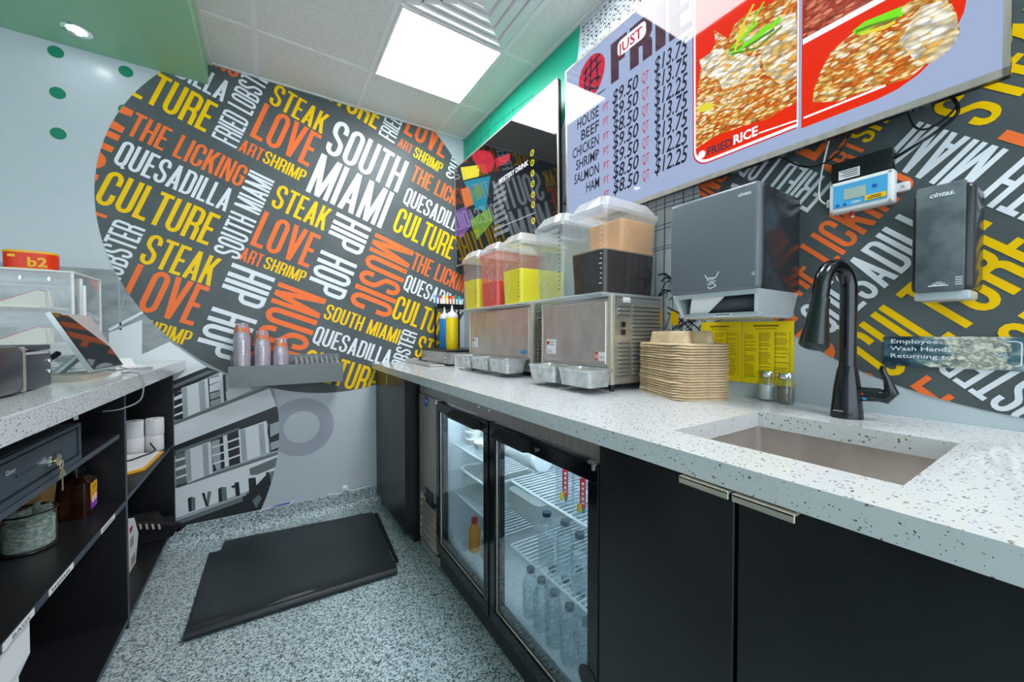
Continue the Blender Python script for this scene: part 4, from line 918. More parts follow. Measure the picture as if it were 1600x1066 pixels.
# soap dispenser
t_ = thing('soap_dispenser', (1.17, .176, 1.17), 'tall dark soap dispenser on the right wall beyond the faucet', 'dispenser')
mb('black_dispenser').box((1.122, .134, 1.186), (XR-.001, .2195, 1.394), .012, 3).build('housing', t_)
mb('soap_face').box((1.1175, .146, 1.187), (1.124, .212, 1.398), .003, 2).build('front_cover', t_)
mb('silver_plastic').box((1.122, .146, 1.394), (1.19, .212, 1.399), .002, 1).build('top_trim', t_); mb('silver_plastic').box((1.122, .138, 1.170), (1.20, .214, 1.188), .004, 2).build('nozzle_cover', t_)
M_ = mb('mural_white'); xq = 1.1168; btext(M_, 'cintas.', (xq, .194, 1.374), (0, -1, 0), (0, 0, 1), .0135, shear=.35, bold=.02)
for k in range(3):
    for q in ribbon([(.179-(.004+.0035*k)*cos(R(a)), 1.208-(.003+.0028*k)*sin(R(a))) for a in range(35, 146, 10)], .0012): M_.poly([(xq, p[0], p[1]) for p in q])
M_.box((xq, .166, 1.1975), (xq+.0004, .193, 1.1995))
for k in range(4): M_.box((xq, .148, 1.1985+k*.0045), (xq+.0004, .157, 1.200+k*.0045))
M_.build('printed_marks', t_, smooth=0)
# thermostat box and power adapter
t_ = thing('thermostat_box', (1.2, .32, 1.40), 'white temperature controller with a blue face on the right wall', 'controller')
M_ = mb('white_plastic'); M_.box((1.192, .262, 1.402), (XR-.001, .380, 1.479), .006, 3); M_.box((1.210, .240, 1.426), (XR-.001, .264, 1.447), .004, 2); M_.box((1.210, .378, 1.426), (XR-.001, .392, 1.447), .004, 2); M_.build('case', t_)
mb('panel_blue').box((1.1905, .272, 1.414), (1.1925, .371, 1.469)).build('face', t_, smooth=0)
mb('lcd').box((1.1895, .309, 1.430), (1.191, .350, 1.456)).build('display', t_, smooth=0)
mb('sticker_yellow').box((1.1895, .274, 1.418), (1.191, .311, 1.430)).use('ink').box((1.1890, .282, 1.421), (1.1896, .306, 1.4225)).box((1.1890, .282, 1.425), (1.1896, .302, 1.4265)).build('sticker', t_, smooth=0)
M_ = mb('blue'); M_.box((1.1895, .290, 1.445), (1.191, .298, 1.452)); M_.lathe([(.0035, 0), (.003, -.002)], (1.1905, .348, 1.420), 12, 'x'); M_.lathe([(.0035, 0), (.003, -.002)], (1.1905, .362, 1.420), 12, 'x'); M_.use('white_plastic'); M_.box((1.1895, .318, 1.418), (1.191, .336, 1.4195)); M_.box((1.1895, .320, 1.4215), (1.191, .334, 1.423)); M_.build('button', t_)
for x, y, z in ((1.192, .268, 1.408), (1.192, .374, 1.408), (1.192, .268, 1.473), (1.192, .374, 1.473), (1.210, .251, 1.4365), (1.210, .386, 1.4365)): mb('nickel').lathe([(.0032, 0), (.0025, -.0015)], (x, y, z), 10, 'x').build('screw', t_)
mb('red').cyl((1.205, .337, 1.392), .004, .011, 12).use('white_plastic').cyl((1.205, .337, 1.388), .003, .005, 10).build('indicator', t_)
t_ = thing('power_adapter', (1.2, .32, 1.485), 'black power adapter with a white label above the temperature controller', 'adapter')
mb('black_plastic').box((1.195, .266, 1.480), (XR-.001, .378, 1.529), .004, 2).build('body', t_)
M_ = mb('white_paper').box((1.1942, .322, 1.483), (1.1952, .362, 1.505)); M_.use('ink')
for k in range(4): M_.box((1.1938, .326, 1.487+k*.0045), (1.1942, .352+.006*(k % 2), 1.4885+k*.0045))
M_.build('label', t_, smooth=0)
def cable(name, pts, r_, m_, label):
    P = [Vector(p) for p in pts]; out = []
    for i in range(len(P)-1):
        a, b, c, d = P[max(i-1, 0)], P[i], P[i+1], P[min(i+2, len(P)-1)]
        for k in range(6):
            t = k/6; out.append(.5*((2*b)+(c-a)*t+(2*a-5*b+4*c-d)*t*t+(3*b-a-3*c+d)*t**3))
    out.append(P[-1]); return tag(mb(m_).tube(out, r_, 6).build(name), label, 'cable')
cable('cable', [(1.21, .266, 1.505), (1.20, .235, 1.515), (1.205, .20, 1.535), (1.20, .17, 1.56), (1.205, .185, 1.60), (1.205, .24, 1.615), (1.205, .27, 1.60)], .0032, 'black_plastic', 'black cable looping from the power adapter up behind the large screen')
cable('cable', [(1.205, .245, 1.60), (1.20, .23, 1.555), (1.205, .205, 1.548), (1.20, .172, 1.575), (1.205, .19, 1.62)], .0022, 'black_plastic', 'thin black cable loop hanging under the right end of the large screen')
cable('cable', [(1.205, .50, 1.60), (1.20, .44, 1.548), (1.205, .40, 1.54), (1.205, .36, 1.56), (1.205, .34, 1.60)], .0026, 'black_plastic', 'black cable hanging under the large screen left of the power adapter')
cable('cable', [(1.205, .392, 1.436), (1.205, .405, 1.46), (1.205, .40, 1.52), (1.205, .385, 1.60)], .002, 'white_plastic', 'thin white cable running up from the temperature controller')
# hand-washing sign under peeling film
t_ = thing('wash_hands_sign', (XR, .18, 1.03), 'worn hand-washing sign under crinkled film on the right wall', 'sign')
mb('sign_film').box((XR-.005, .045, 1.030), (XR-.0025, .2805, 1.097), .001, 1).build('panel', t_, smooth=0)
M_ = mb('mural_white'); q = XR-.0054
for k, tx_ in enumerate(('Employees Must', 'Wash Hands Before', 'Returning to Work')): btext(M_, tx_, (q, .2685, 1.0815-k*.0165), (0, -1, 0), (0, 0, 1), .0135, bold=.012, width=(.125, .150, .148)[k])
for pl in ribbon([(.11, 1.088), (.092, 1.088), (.086, 1.086), (.085, 1.082), (.085, 1.046), (.086, 1.042), (.092, 1.040), (.12, 1.040)], .002): M_.poly([(q, p[0], p[1]) for p in pl])
for k in range(5):
    for pl in ribbon([(.122, 1.064-k*.004), (.115, 1.068-k*.004), (.108, 1.061-k*.004), (.102, 1.064-k*.004)], .0014): M_.poly([(q, p[0], p[1]) for p in pl])
M_.build('lettering', t_, smooth=0)
fm = bpy.data.materials.new('film'); fm.use_nodes = True; MATS['film'] = fm
n = nd(fm, 'ShaderNodeTexNoise'); n.inputs['Scale'].default_value = 60; n.inputs['Detail'].default_value = 9; n.inputs['Roughness'].default_value = .7; ln(fm, objco(fm, (1, 1, 1.5)), n.inputs['Vector'])
r = ramp(fm, [(.44, (0, 0, 0)), (.52, (255, 255, 255))], n.outputs[0]); ln(fm, r.outputs[0], bsdf(fm).inputs['Alpha'])
r = ramp(fm, [(.45, (150, 160, 150)), (.6, (232, 232, 218))], n.outputs[0]); ln(fm, r.outputs[0], bsdf(fm).inputs['Base Color']); bsdf(fm).inputs['Roughness'].default_value = .25
M_ = mb('film'); M_.prism([(XR-.0058, -p[0], p[1]) for p in [(-.200, 1.096), (-.150, 1.0975), (-.112, 1.096), (-.098, 1.084), (-.096, 1.066), (-.104, 1.050), (-.085, 1.034), (-.130, 1.031), (-.205, 1.030), (-.215, 1.036), (-.186, 1.042), (-.174, 1.056), (-.172, 1.070), (-.190, 1.080)]], (-.0006, 0, 0))
M_.build('peeling_film', t_, smooth=0)

# menu screens
TX = 1.150
def tv(y0, y1, z0, z1, label):
    t_ = thing('menu_screen', (1.19, (y0+y1)/2, z0), label, 'screen', 'large flat menu screens on the right wall')
    mb('black_gloss').box((TX, y0, z0), (TX+.022, y1, z1), .003, 1).box((TX+.022, y0+.06, z0+.05), (TX+.045, y1-.06, z1-.08), .004, 1).build('case', t_)
    M_ = mb('steel_dark'); fw = .009
    M_.box((TX-.002, y0, z0), (TX+.004, y1, z0+fw+.006)); M_.box((TX-.002, y0, z1-fw), (TX+.004, y1, z1)); M_.box((TX-.002, y0, z0), (TX+.004, y0+fw, z1)); M_.box((TX-.002, y1-fw, z0), (TX+.004, y1, z1)); M_.build('bezel', t_, smooth=0)
    mb('black_plastic').box((TX+.045, (y0+y1)/2-.2, z0+.2), (XR-.002, (y0+y1)/2+.2, z1-.2)).build('wall_bracket', t_, smooth=0)
    return t_
SX = TX-.0005
s3 = lambda p, e: (SX-e, -p[0], p[1])
t2 = tv(.101, 1.329, 1.580, 2.285, 'large bright menu screen with red food pictures and prices, the right one')
M_ = mb('screen_bg').poly([s3(p, 0) for p in rect2(-1.320, 1.595, -.110, 2.276)])
def sp(mt, pts, e=.0006, conv=None):
    c = clip(pts, conv) if conv else pts
    if c: M_.use(mt); M_.poly([s3(p, e) for p in c])
SC = rect2(-1.320, 1.595, -.110, 2.276)
def rrect(x0, y0, x1, y1, r_, n=6):
    o = []
    for cx, cy, q in ((x1-r_, y1-r_, 0), (x0+r_, y1-r_, 1), (x0+r_, y0+r_, 2), (x1-r_, y0+r_, 3)): o += [(cx+r_*cos((q+i/n)*pi/2), cy+r_*sin((q+i/n)*pi/2)) for i in range(n+1)]
    return o
def stext(mt, tx_, s, z, size, align='LEFT', shear=0, bold=0, width=None):
    M_.use(mt); btext(M_, tx_, (SX-.0012, -s, z), (0, -1, 0), (0, 0, 1), size, align, shear, bold, width)
rows = [('HOUSE', '$9.50', '$13.75'), ('BEEF', '$9.50', '$13.75'), ('CHICKEN', '$8.50', '$12.25'), ('SHRIMP', '$9.50', '$13.75'), ('SALMON', '$9.50', '$13.75'), ('HAM', '$8.50', '$12.25'), ('', '$8.50', '$12.25')]
zA = [(-1.059, 2.0), (-1.056, 1.654)]; zN = [(-1.127, 1.993), (-1.126, 1.706)]
lefts = [-1.255, -1.233, -1.286, -1.265, -1.277, -1.204]
colx = [-1.127, -1.103, -1.059, -0.929, -0.914, -0.863, -0.734]
stp = (zA[0][1]-zA[1][1])/6
for k, (nm_, pt, qt) in enumerate(rows):
    zb = zA[0][1]-k*stp; zn = zN[0][1]-k*(zN[0][1]-zN[1][1])/5
    if nm_:
        wn = colx[0]-lefts[k]
        stext('screen_ink', nm_, colx[0]-wn, zn, .060, shear=.05, bold=.012, width=wn)
    stext('screen_red', 'PT', colx[1], zb-.006, .045, width=(colx[2]-colx[1])*.66)
    stext('screen_ink', pt, colx[2]+.004, zb, .072, shear=.22, bold=.012, width=(colx[3]-colx[2])*.95)
    stext('screen_red', 'QT', colx[4], zb+.004, .050, width=(colx[5]-colx[4])*.58)
    stext('screen_ink', qt, colx[5], zb+.010, .074, shear=.22, bold=.012, width=(colx[6]-colx[5])*.97)
bt = [(-1.059, 2.081), (-1.06, 2.233), (-0.951, 2.076), (-0.957, 2.185), (-0.819, 2.039), (-0.836, 2.226), (-0.798, 2.076), (-0.786, 2.079), (-0.733, 2.072)]
zt = bt[1][1]; z_b = bt[0][1]
def bigtext(tx_, s0, s1):
    L, pl = word(tx_, .135, .045)
    for i_, p in enumerate(pl):
        c = clip([(s0+x/L*(s1-s0), z_b+y*(zt-z_b)) for x, y in p], SC)
        if c: M_.use('screen_maroon'); M_.poly([s3(q, .0005+.00005*(i_ % 9)) for q in c])
bigtext('FRIE', bt[0][0], bt[8][0]+.01)
sp('screen_white', rrect(bt[0][0]+.035, (zt+z_b)/2+.005, bt[0][0]+.165, (zt+z_b)/2+.062, .018), .0010)
stext('screen_red', 'JUST', bt[0][0]+.042, (zt+z_b)/2+.014, .052, bold=.02, width=.112)
# round red seal with brush writing
ce = [(-1.165, 2.173)][0]
sp('screen_red', [(ce[0]+.075*cos(a)*(1+.05*sin(3*a)), ce[1]+.082*sin(a)) for a in [2*pi*i/40 for i in range(40)]])
for pl in ([(-.05, .03), (.0, .05), (.05, .06)], [(-.045, .0), (.0, .015), (.055, .03)], [(-.04, -.035), (.01, -.02), (.05, -.03)], [(0, .07), (-.005, 0), (-.01, -.06)], [(-.03, .05), (-.04, -.04)], [(.03, .05), (.035, -.045)], [(-.06, -.055), (-.01, -.045), (.04, -.07)]):
    for q in ribbon(pl, .009): sp('screen_ink', [(ce[0]+p[0], ce[1]+p[1]) for p in q], .0010)
ul = [(-1.274, 2.078), (-1.09, 2.08)]
for q in ribbon(ul, .005): sp('screen_ink', q)
# food picture panels
pA = [(-0.709, 1.64), (-0.432, 1.621), (-0.713, 2.009), (-0.425, 1.623), (-0.153, 1.616)]
xa0, xa1 = pA[0][0], pA[1][0]; za = pA[0][1]+.004
sp('screen_red', rrect(xa0-.010, za-.012, xa1+.10, 2.40, .05), .0004, rect2(xa0-.02, 1.6, xa1-.004, 2.276))
sp('screen_white', rrect(xa0-.006, za-.008, xa1+.10, 2.40, .047), .0005, rect2(xa0-.02, 1.6, xa1, 2.276))
sp('screen_panel_red', rrect(xa0, za, xa1+.10, 2.40, .043), .0006, rect2(xa0-.02, 1.6, xa1-.003, 2.276))
fA = rect2(xa0+.001, za, xa1-.004, 2.275)
sp('screen_rice', [(-0.708, 1.691), (-0.711, 1.787), (-0.705, 1.854), (-0.693, 1.927), (-0.669, 1.952), (-0.645, 1.976), (-0.65, 2.021), (-0.608, 1.967), (-0.59, 1.996), (-0.555, 2.004), (-0.506, 1.99), (-0.432, 1.986), (-0.429, 1.697), (-0.465, 1.696), (-0.502, 1.687), (-0.569, 1.698), (-0.643, 1.703)], .0009, fA)
for pts in [[(-0.696, 1.958), (-0.645, 1.961), (-0.589, 1.922), (-0.528, 1.858), (-0.588, 1.858), (-0.644, 1.87), (-0.685, 1.907)], [(-0.572, 1.947), (-0.505, 1.939), (-0.439, 1.926), (-0.435, 1.859), (-0.489, 1.869), (-0.545, 1.895)], [(-0.645, 1.89), (-0.537, 1.881), (-0.52, 1.827), (-0.57, 1.82), (-0.625, 1.831)], [(-0.521, 1.88), (-0.436, 1.868), (-0.435, 1.762), (-0.48, 1.771), (-0.512, 1.823)]]: 
    c = clip(pts, fA)
    if c: M_.use('screen_rice_white'); M_.poly([s3(q, .0011) for q in c])
for k, (p0, p1, p2) in enumerate([[(-0.607, 1.926), (-0.572, 1.947), (-0.528, 1.961)], [(-0.596, 1.915), (-0.557, 1.92), (-0.472, 1.933)], [(-0.603, 1.931), (-0.551, 1.912), (-0.487, 1.916)], [(-0.589, 1.918), (-0.572, 1.974), (-0.538, 2.017)], [(-0.58, 1.916), (-0.537, 1.922), (-0.505, 1.939)], [(-0.6, 1.918), (-0.529, 1.892), (-0.469, 1.911)], [(-0.571, 1.929), (-0.546, 1.966), (-0.512, 2.005)]]):
    for q in ribbon([p0, p1, p2], (.010, .013, .008, .006, .007, .006, .005)[k]): sp(('screen_green', 'screen_green', 'screen_lime', 'screen_yellow', 'screen_green', 'screen_lime', 'screen_green')[k], q, .0013+.00006*k, fA)
for pts in [[(-0.705, 1.814), (-0.674, 1.818), (-0.647, 1.799), (-0.659, 1.788), (-0.694, 1.797)], [(-0.589, 1.955), (-0.563, 1.978), (-0.555, 1.965), (-0.575, 1.939)]]: sp('screen_yellow', pts, .0013, fA)
for q in ribbon([(-0.525, 1.659), (-0.435, 1.652)], .004): sp('screen_white', q, .0012)
fr_ = [(-0.672, 1.659), (-0.56, 1.662)]
stext('screen_maroon', 'FRIED', fr_[0][0], fr_[0][1]-.005, .034, bold=.03, width=.075); stext('screen_white', 'RICE', fr_[0][0]+.078, fr_[0][1]-.003, .036, bold=.03, width=.065)
sp('screen_white', disc(fr_[0][0]-.017, fr_[0][1]+.006, .012, 20), .0012)
xb0 = pA[3][0]; zb_ = pA[3][1]+.004; xb1 = pA[4][0]
sp('screen_panel_red', [(xb0, zb_), (xb1-.13, zb_)]+[(xb1-.13+.13*sin(R(a)), zb_+.14-.14*cos(R(a))) for a in range(15, 91, 15)]+[(xb1, 2.275), (xb0, 2.275)], .0006, SC)
fB = rect2(xb0+.002, zb_, xb1-.004, 2.275)
sp('screen_rice', [(-0.401, 1.68), (-0.399, 1.711), (-0.384, 1.749), (-0.364, 1.783), (-0.329, 1.798), (-0.296, 1.809), (-0.254, 1.804), (-0.216, 1.804), (-0.18, 1.783), (-0.166, 1.729), (-0.162, 1.693), (-0.177, 1.667), (-0.209, 1.659), (-0.232, 1.645), (-0.294, 1.654), (-0.351, 1.657)], .0009, fB)
sp('screen_rice_white', [(-0.234, 1.756), (-0.216, 1.783), (-0.18, 1.77), (-0.166, 1.723), (-0.164, 1.69), (-0.179, 1.668), (-0.203, 1.657), (-0.228, 1.686), (-0.248, 1.732)], .0011, fB)
for k, (p0, p1, p2) in enumerate([[(-0.324, 1.799), (-0.304, 1.806), (-0.244, 1.797)], [(-0.317, 1.793), (-0.283, 1.794), (-0.242, 1.786)], [(-0.32, 1.799), (-0.29, 1.794), (-0.249, 1.782)], [(-0.312, 1.788), (-0.274, 1.777), (-0.254, 1.777)]]):
    for q in ribbon([p0, p1, p2], (.011, .009, .006, .007)[k]): sp(('screen_green', 'screen_green', 'screen_lime', 'screen_yellow')[k], q, .0013+.00006*k, fB)
up = [(-0.422, 1.838), (-0.307, 1.877)]
zsp = up[0][1]
sp('screen_white', rect2(xb0, zsp-.004, xb1-.06, zsp+.010), .0012, fB)
sp('screen_meat', rect2(xb0+.002, zsp+.010, xb1-.10, 2.275), .0012, fB)
for q in ribbon([(-0.42, 1.651), (-0.268, 1.65)], .005): sp('screen_white', q, .0012)
M_.build('display', t2, smooth=0); t2.rotation_euler = (0, R(-1.1), 0)

t1 = tv(1.382, 2.545, 1.585, 2.288, 'dark menu screen mirroring the lettered mural, the left one near the corner')
SC1 = rect2(-2.536, 1.601, -1.391, 2.279)
M_ = mb('screen_off').poly([s3(p, 0) for p in SC1])
for pts in [[(-1.589, 2.027)], [(-1.589, 1.977)], [(-1.589, 1.924)], [(-1.588, 1.87)], [(-1.588, 1.816)], [(-1.588, 1.764)], [(-1.588, 1.683)]]:
    sp('screen_yellow', disc(pts[0][0], pts[0][1], .0165, 24), .0006); sp('screen_off', disc(pts[0][0], pts[0][1], .0095, 16), .0009)
    for q in ribbon([(pts[0][0]-.006, pts[0][1]), (pts[0][0]+.006, pts[0][1]+.002)], .003): sp('screen_yellow', q, .0012)
tt = [(-1.991, 2.024), (-1.62, 1.997), (-1.991, 1.955), (-1.608, 1.704), (-1.969, 1.683)]
stext('screen_white', 'MYSTERY DRINK', tt[1][0]-.30, tt[1][1]-.017, .036, bold=.03, width=.295)
for k in range(9):                                  # short unreadable lines of small white type
    z = tt[0][1]-.052-k*.036; s0 = tt[0][0]+.004
    L_ = random.uniform(.09, .20); s = s0
    while s < s0+L_:
        w_ = random.uniform(.008, .014); sp('screen_grey', [(s, z), (s+w_*.8, z), (s+w_*.8+.003, z+.022), (s+.003, z+.022)], .0006); s += w_+.004
for q in ribbon([(-1.976, 1.73), (-1.569, 1.72)], .006): sp('screen_grey', q)
for mt, pts in (('screen_fruit', [(-2.261, 2.278), (-2.153, 2.268), (-2.022, 2.207), (-1.961, 2.127), (-2.007, 2.083), (-2.111, 2.104), (-2.189, 2.172)]), ('screen_teal', [(-2.387, 2.149), (-2.022, 2.061), (-2.087, 1.867), (-2.217, 1.914)]), ('screen_lime', [(-2.309, 2.055), (-2.172, 2.06), (-2.103, 1.99), (-2.216, 1.951), (-2.29, 1.955)]), ('screen_orange', [(-2.439, 2.113), (-2.309, 2.089), (-2.244, 1.959), (-2.378, 1.963)]), ('screen_fruit', [(-1.961, 2.142), (-1.792, 2.105), (-1.805, 2.067), (-1.946, 2.083)]), ('screen_yellow', [(-2.438, 2.263), (-2.154, 2.176), (-2.171, 2.109), (-2.397, 2.161)]), ('screen_violet', [(-2.548, 1.991), (-2.358, 1.975), (-2.281, 1.834), (-2.441, 1.775), (-2.549, 1.816)]), ('screen_lime', [(-2.31, 1.863), (-2.046, 1.875), (-1.992, 1.783), (-2.217, 1.715)])):
    sp(mt, pts, .0005, SC1)
M_.build('display', t1, smooth=0); t1.rotation_euler = (0, R(-1.1), 0)

# ================================================================= BACK WALL TRAY WITH CUPS
t_ = thing('wall_tray', (.09, 2.49, .825), 'brushed metal tray mounted on the back wall below the mural', 'tray')
M_ = mb('grey_tray'); M_.box((-.178, 2.418, .825), (.366, YB-.002, .833)); M_.box((-.178, 2.416, .8245), (.366, 2.422, .934)); M_.box((-.178, 2.418, .825), (-.172, YB-.002, .920)); M_.box((.360, 2.418, .825), (.366, YB-.002, .920)); M_.box((-.178, YB-.008, .825), (.366, YB-.002, .982))
M_.build('tray', t_, smooth=0)
mb('ink').cyl((.325, YB-.009, .965), .004, .002, 12, 'y').build('screw_hole', t_)
def cup(x, y, z, label, printed, cache={}):
    key = printed
    if key not in cache:
        t_ = thing('plastic_cup', (x, y, z), label, 'cup', 'stacked clear plastic cups in the wall tray')
        mb('cup_clear').lathe([(.0405, 0), (.0415, .0015), (.0405, .004), (.038, .03), (.0285, .098), (.0275, .1005), (.0, .1005)], (x, y, z), 24, cap=False).build('cup', t_)
        if printed:
            M_ = mb('orange_print')
            for k in range(16):
                if k % 4 == 3: continue
                a = R(22.5*k); zz_ = .050+.008*sin(k*2.1); hh = .030+.008*sin(k*1.3)
                rr = lambda q: .0385-.0095*(q-.03)/.068+.0007
                M_.add([(x+rr(q)*cos(b), y+rr(q)*sin(b), z+q) for q, b in ((zz_, a), (zz_+.002, a+.30), (zz_+hh, a+.26), (zz_+hh-.003, a+.02))], [(0, 1, 2, 3)])
            M_.use('cover_yellow')
            for k in (1, 6, 11):
                a = R(22.5*k+10); M_.add([(x+(.0385-.0095*(q-.03)/.068+.0009)*cos(b), y+(.0385-.0095*(q-.03)/.068+.0009)*sin(b), z+q) for q, b in ((.056, a), (.062, a+.2), (.076, a+.15), (.07, a))], [(0, 1, 2, 3)])
            M_.build('print', t_, smooth=0)
        cache[key] = t_; return t_
    return dup(cache[key], (x, y, z), label)
stk = ((-.121, 2.492, 21, .0113, 'tallest, left'), (-.030, 2.492, 17, .0117, 'middle'), (.056, 2.492, 14, .0112, 'shortest, right'))
for (x, y, n, pitch, nm_) in stk:
    for k in range(n):
        i_ = n-1-k
        cup(x, y, .8335+k*pitch, ('clear plastic cup with orange print upside down on top of the %s cup stack' % nm_) if i_ == 0 else 'clear upside-down cup, %s of the %s cup stack' % ('bottom one' if k == 0 else ORD[i_]+' from the top', nm_), i_ == 0)
ld = None
for k in range(9):
    x = .125+.026*k; lb = 'clear plastic cup lid standing in the wall tray, %s from the cups' % ['nearest', 'second', 'third', 'fourth', 'fifth', 'sixth', 'seventh', 'eighth', 'farthest'][k]
    if ld is None:
        ld = thing('cup_dome', (x, 2.50, .905), lb, 'lid', 'clear lids in the wall tray')
        mb('lid_clear').lathe([(.070, 0), (.071, .004), (.062, .006), (.040, .020), (.012, .023)], (x, 2.50, .905), 24, 'x').build('shell', ld)
    else: dup(ld, (x, 2.50+.004*sin(k*2), .905), lb)
# cable outlet at the foot of the wall and a strip of paper
t_ = thing('cable_outlet', (.395, YB-.02, .12), 'small white cable outlet with cords low on the back wall by the black cabinet', 'outlet')
mb('white_plastic').lathe([(.020, 0), (.018, -.008), (.010, -.012), (.009, -.022)], (.395, YB-.001, .130), 16, 'y').build('plate', t_)
mb('white_plastic').tube([(.395, YB-.022, .130), (.43, YB-.03, .118), (.48, YB-.026, .118), (.54, YB-.02, .122)], .004, 8).tube([(.393, YB-.02, .128), (.36, YB-.03, .115), (.32, YB-.022, .116), (.295, YB-.012, .120)], .0025, 8).build('cord', t_)
tag(mb('white_paper').prism([(-.06, YB-.0075, .100), (.10, YB-.0075, .104), (.13, YB-.0075, .120), (.05, YB-.0075, .116), (-.05, YB-.0075, .106)], (0, .002, 0)).use('blue').prism([(-.01, YB-.0085, .105), (.09, YB-.0085, .108), (.10, YB-.0085, .117), (.03, YB-.0085, .114)], (0, .0008, 0)).build('torn_paper', smooth=0), 'torn blue and white paper strip at the foot of the back wall', 'paper')

# ================================================================= FLOOR MAT
t_ = thing('floor_mat', (.13, 2.1, 0), 'black ribbed rubber mat folded in two on the floor', 'mat')
def slab(M_, q, z0, z1, r_=.010):
    M_.add([(x, y, z0) for x, y in q]+[(x, y, z1) for x, y in q], [(3, 2, 1, 0), (4, 5, 6, 7)]+[(i, (i+1) % 4, 4+(i+1) % 4, 4+i) for i in range(4)])
M_ = mb('mat_rubber'); slab(M_, [(-.27, 1.775), (.485, 1.755), (.535, 2.37), (-.262, 2.385)], .0005, .013); M_.build('lower_layer', t_, smooth=0)
M_ = mb('mat_rubber'); q0, q1, q2, q3 = (-.268, 1.770), (.484, 1.742), (.518, 2.378), (-.205, 2.462)
vs = []; N = 10; rowz = [(0.0, .0115), (.01, .030), (.05, .034), (.12, .026), (.5, .024), (1.0, .022)]
for (t, z) in rowz:
    a = (q0[0]+(q3[0]-q0[0])*t, q0[1]+(q3[1]-q0[1])*t); b = (q1[0]+(q2[0]-q1[0])*t, q1[1]+(q2[1]-q1[1])*t)
    for i in range(N+1): vs.append((a[0]+(b[0]-a[0])*i/N, a[1]+(b[1]-a[1])*i/N, z+.0015*sin(i*1.7+t*5)*(t > .02)))
n1 = len(vs); vs += [(x, y, z-.0105) for x, y, z in vs]
fs = []
for j in range(len(rowz)-1):
    for i in range(N):
        p = j*(N+1)+i; fs += [(p, p+1, p+N+2, p+N+1), (n1+p+N+1, n1+p+N+2, n1+p+1, n1+p)]
for i in range(N): fs.append((i, n1+i, n1+i+1, i+1)); e = (len(rowz)-1)*(N+1)+i; fs.append((e, e+1, n1+e+1, n1+e))
for j in range(len(rowz)-1):
    p = j*(N+1); fs.append((p, p+N+1, n1+p+N+1, n1+p)); p += N; fs.append((p, n1+p, n1+p+N+1, p+N+1))
M_.add(vs, fs); M_.build('upper_layer', t_, smooth=60)
M_ = mb('mat_rubber'); M_.tube([(q0[0], q0[1]-.006, .0165), (q1[0], q1[1]-.006, .0165)], .016, 14); M_.build('folded_edge', t_)
M_ = mb('rubber'); slab(M_, [(.498, 1.80), (.512, 1.80), (.545, 2.36), (.527, 2.36)], .0135, .018); M_.build('edge_strip', t_, smooth=0)

# ================================================================= LEFT SIDE: counter, shelf unit
LT = .967; LX = -.415
lt = tag(mb('quartz').box((-1.15, -.4, .918), (-.365, YB-.002, LT), .0012, 1).build('worktop', smooth=0), 'white speckled quartz worktop on the left over open black shelves', 'worktop')
su = thing('shelf_unit', (-.64, 1.6, 0), 'black open shelf unit under the left worktop', 'shelf unit')
LB = -.865
M_ = mb('shelf_black'); M_.box((LB-.012, .2, .10), (LB, YB-.012, .917)); M_.build('back_panel', su, smooth=0)
def side(y, nm): 
    M_ = mb('shelf_black'); M_.box((LB, y, .10), (LX+.001, y+.016, .917)); M_.use('shelf_edge'); M_.box((LX+.001, y, .10), (LX+.003, y+.016, .917)); return M_.build(nm, su, smooth=0)
side(1.776, 'divider'); side(YB-.03, 'side_panel'); side(.2, 'side_panel')
def shelf(y0, y1, z, th, x1=LX):
    M_ = mb('shelf_black'); M_.box((LB, y0, z-th), (x1, y1, z)); M_.use('shelf_edge'); M_.box((x1, y0, z-th), (x1+.0015, y1, z)); return M_.build('shelf', su, smooth=0)
shelf(.216, 1.725, .777, .014); s2 = shelf(.216, 1.776, .540, .017); shelf(1.792, YB-.03, .547, .015)
M_ = mb('shelf_black'); M_.box((LB, .216, .118), (LX, YB-.03, .134)); M_.use('shelf_edge'); M_.box((LX, .216, .118), (LX+.0015, YB-.03, .134)); M_.build('bottom_board', su, smooth=0)
mb('shelf_black').box((LB+.05, .216, 0), (LX-.06, YB-.06, .118)).build('plinth', su, smooth=0)
for (y0, y1, tx_) in ((1.552, 1.665, None), (1.243, 1.366, None), (1.070, 1.180, 'BAGS')):
    M_ = mb('white_paper').box((LX+.0016, y0, .5245), (LX+.0026, y1, .5385)); M_.use('ink_grey')
    if tx_: btext(M_, tx_, (LX+.0030, y0+.028, .5272), (0, 1, 0), (0, 0, 1), .0115, bold=.01, width=.062)
    else:
        for k in range(8): M_.box((LX+.0027, y0+.012+k*(y1-y0-.03)/8, .528), (LX+.0029, y0+.012+(k+.62)*(y1-y0-.03)/8, .5345))
    M_.build('shelf_label', su, smooth=0)
# cash drawer with keys
t_ = thing('cash_till', (-.6, 1.23, .777), 'dark metal cash drawer with keys in its lock on the top left shelf', 'cash drawer')
mb('drawer_metal').box((-.80, .93, .780), (LX-.004, 1.425, .874), .003, 1).build('case', t_)
M_ = mb('drawer_metal'); M_.box((LX-.004, .95, .797), (LX+.001, 1.405, .862), .001, 1); df = M_.build('drawer_front', t_)
M_ = mb('drawer_metal'); M_.box((LX-.004, .93, .866), (LX+.003, 1.425, .874)); M_.box((LX-.004, .93, .780), (LX+.003, 1.425, .793)); M_.box((LX-.004, 1.411, .793), (LX+.003, 1.425, .866)); M_.build('rim', t_, smooth=0)
M_ = mb('black_gloss')
for (a, b) in ((1.130, 1.205), (1.285, 1.365)): M_.box((LX+.0005, a, .824), (LX+.0022, b, .831), .0008, 1)
M_.build('slot', df)
mb('chrome').lathe([(.0115, 0), (.0115, .006), (.008, .009), (.003, .009)], (LX+.001, 1.247, .822), 20, 'x').build('lock', df)
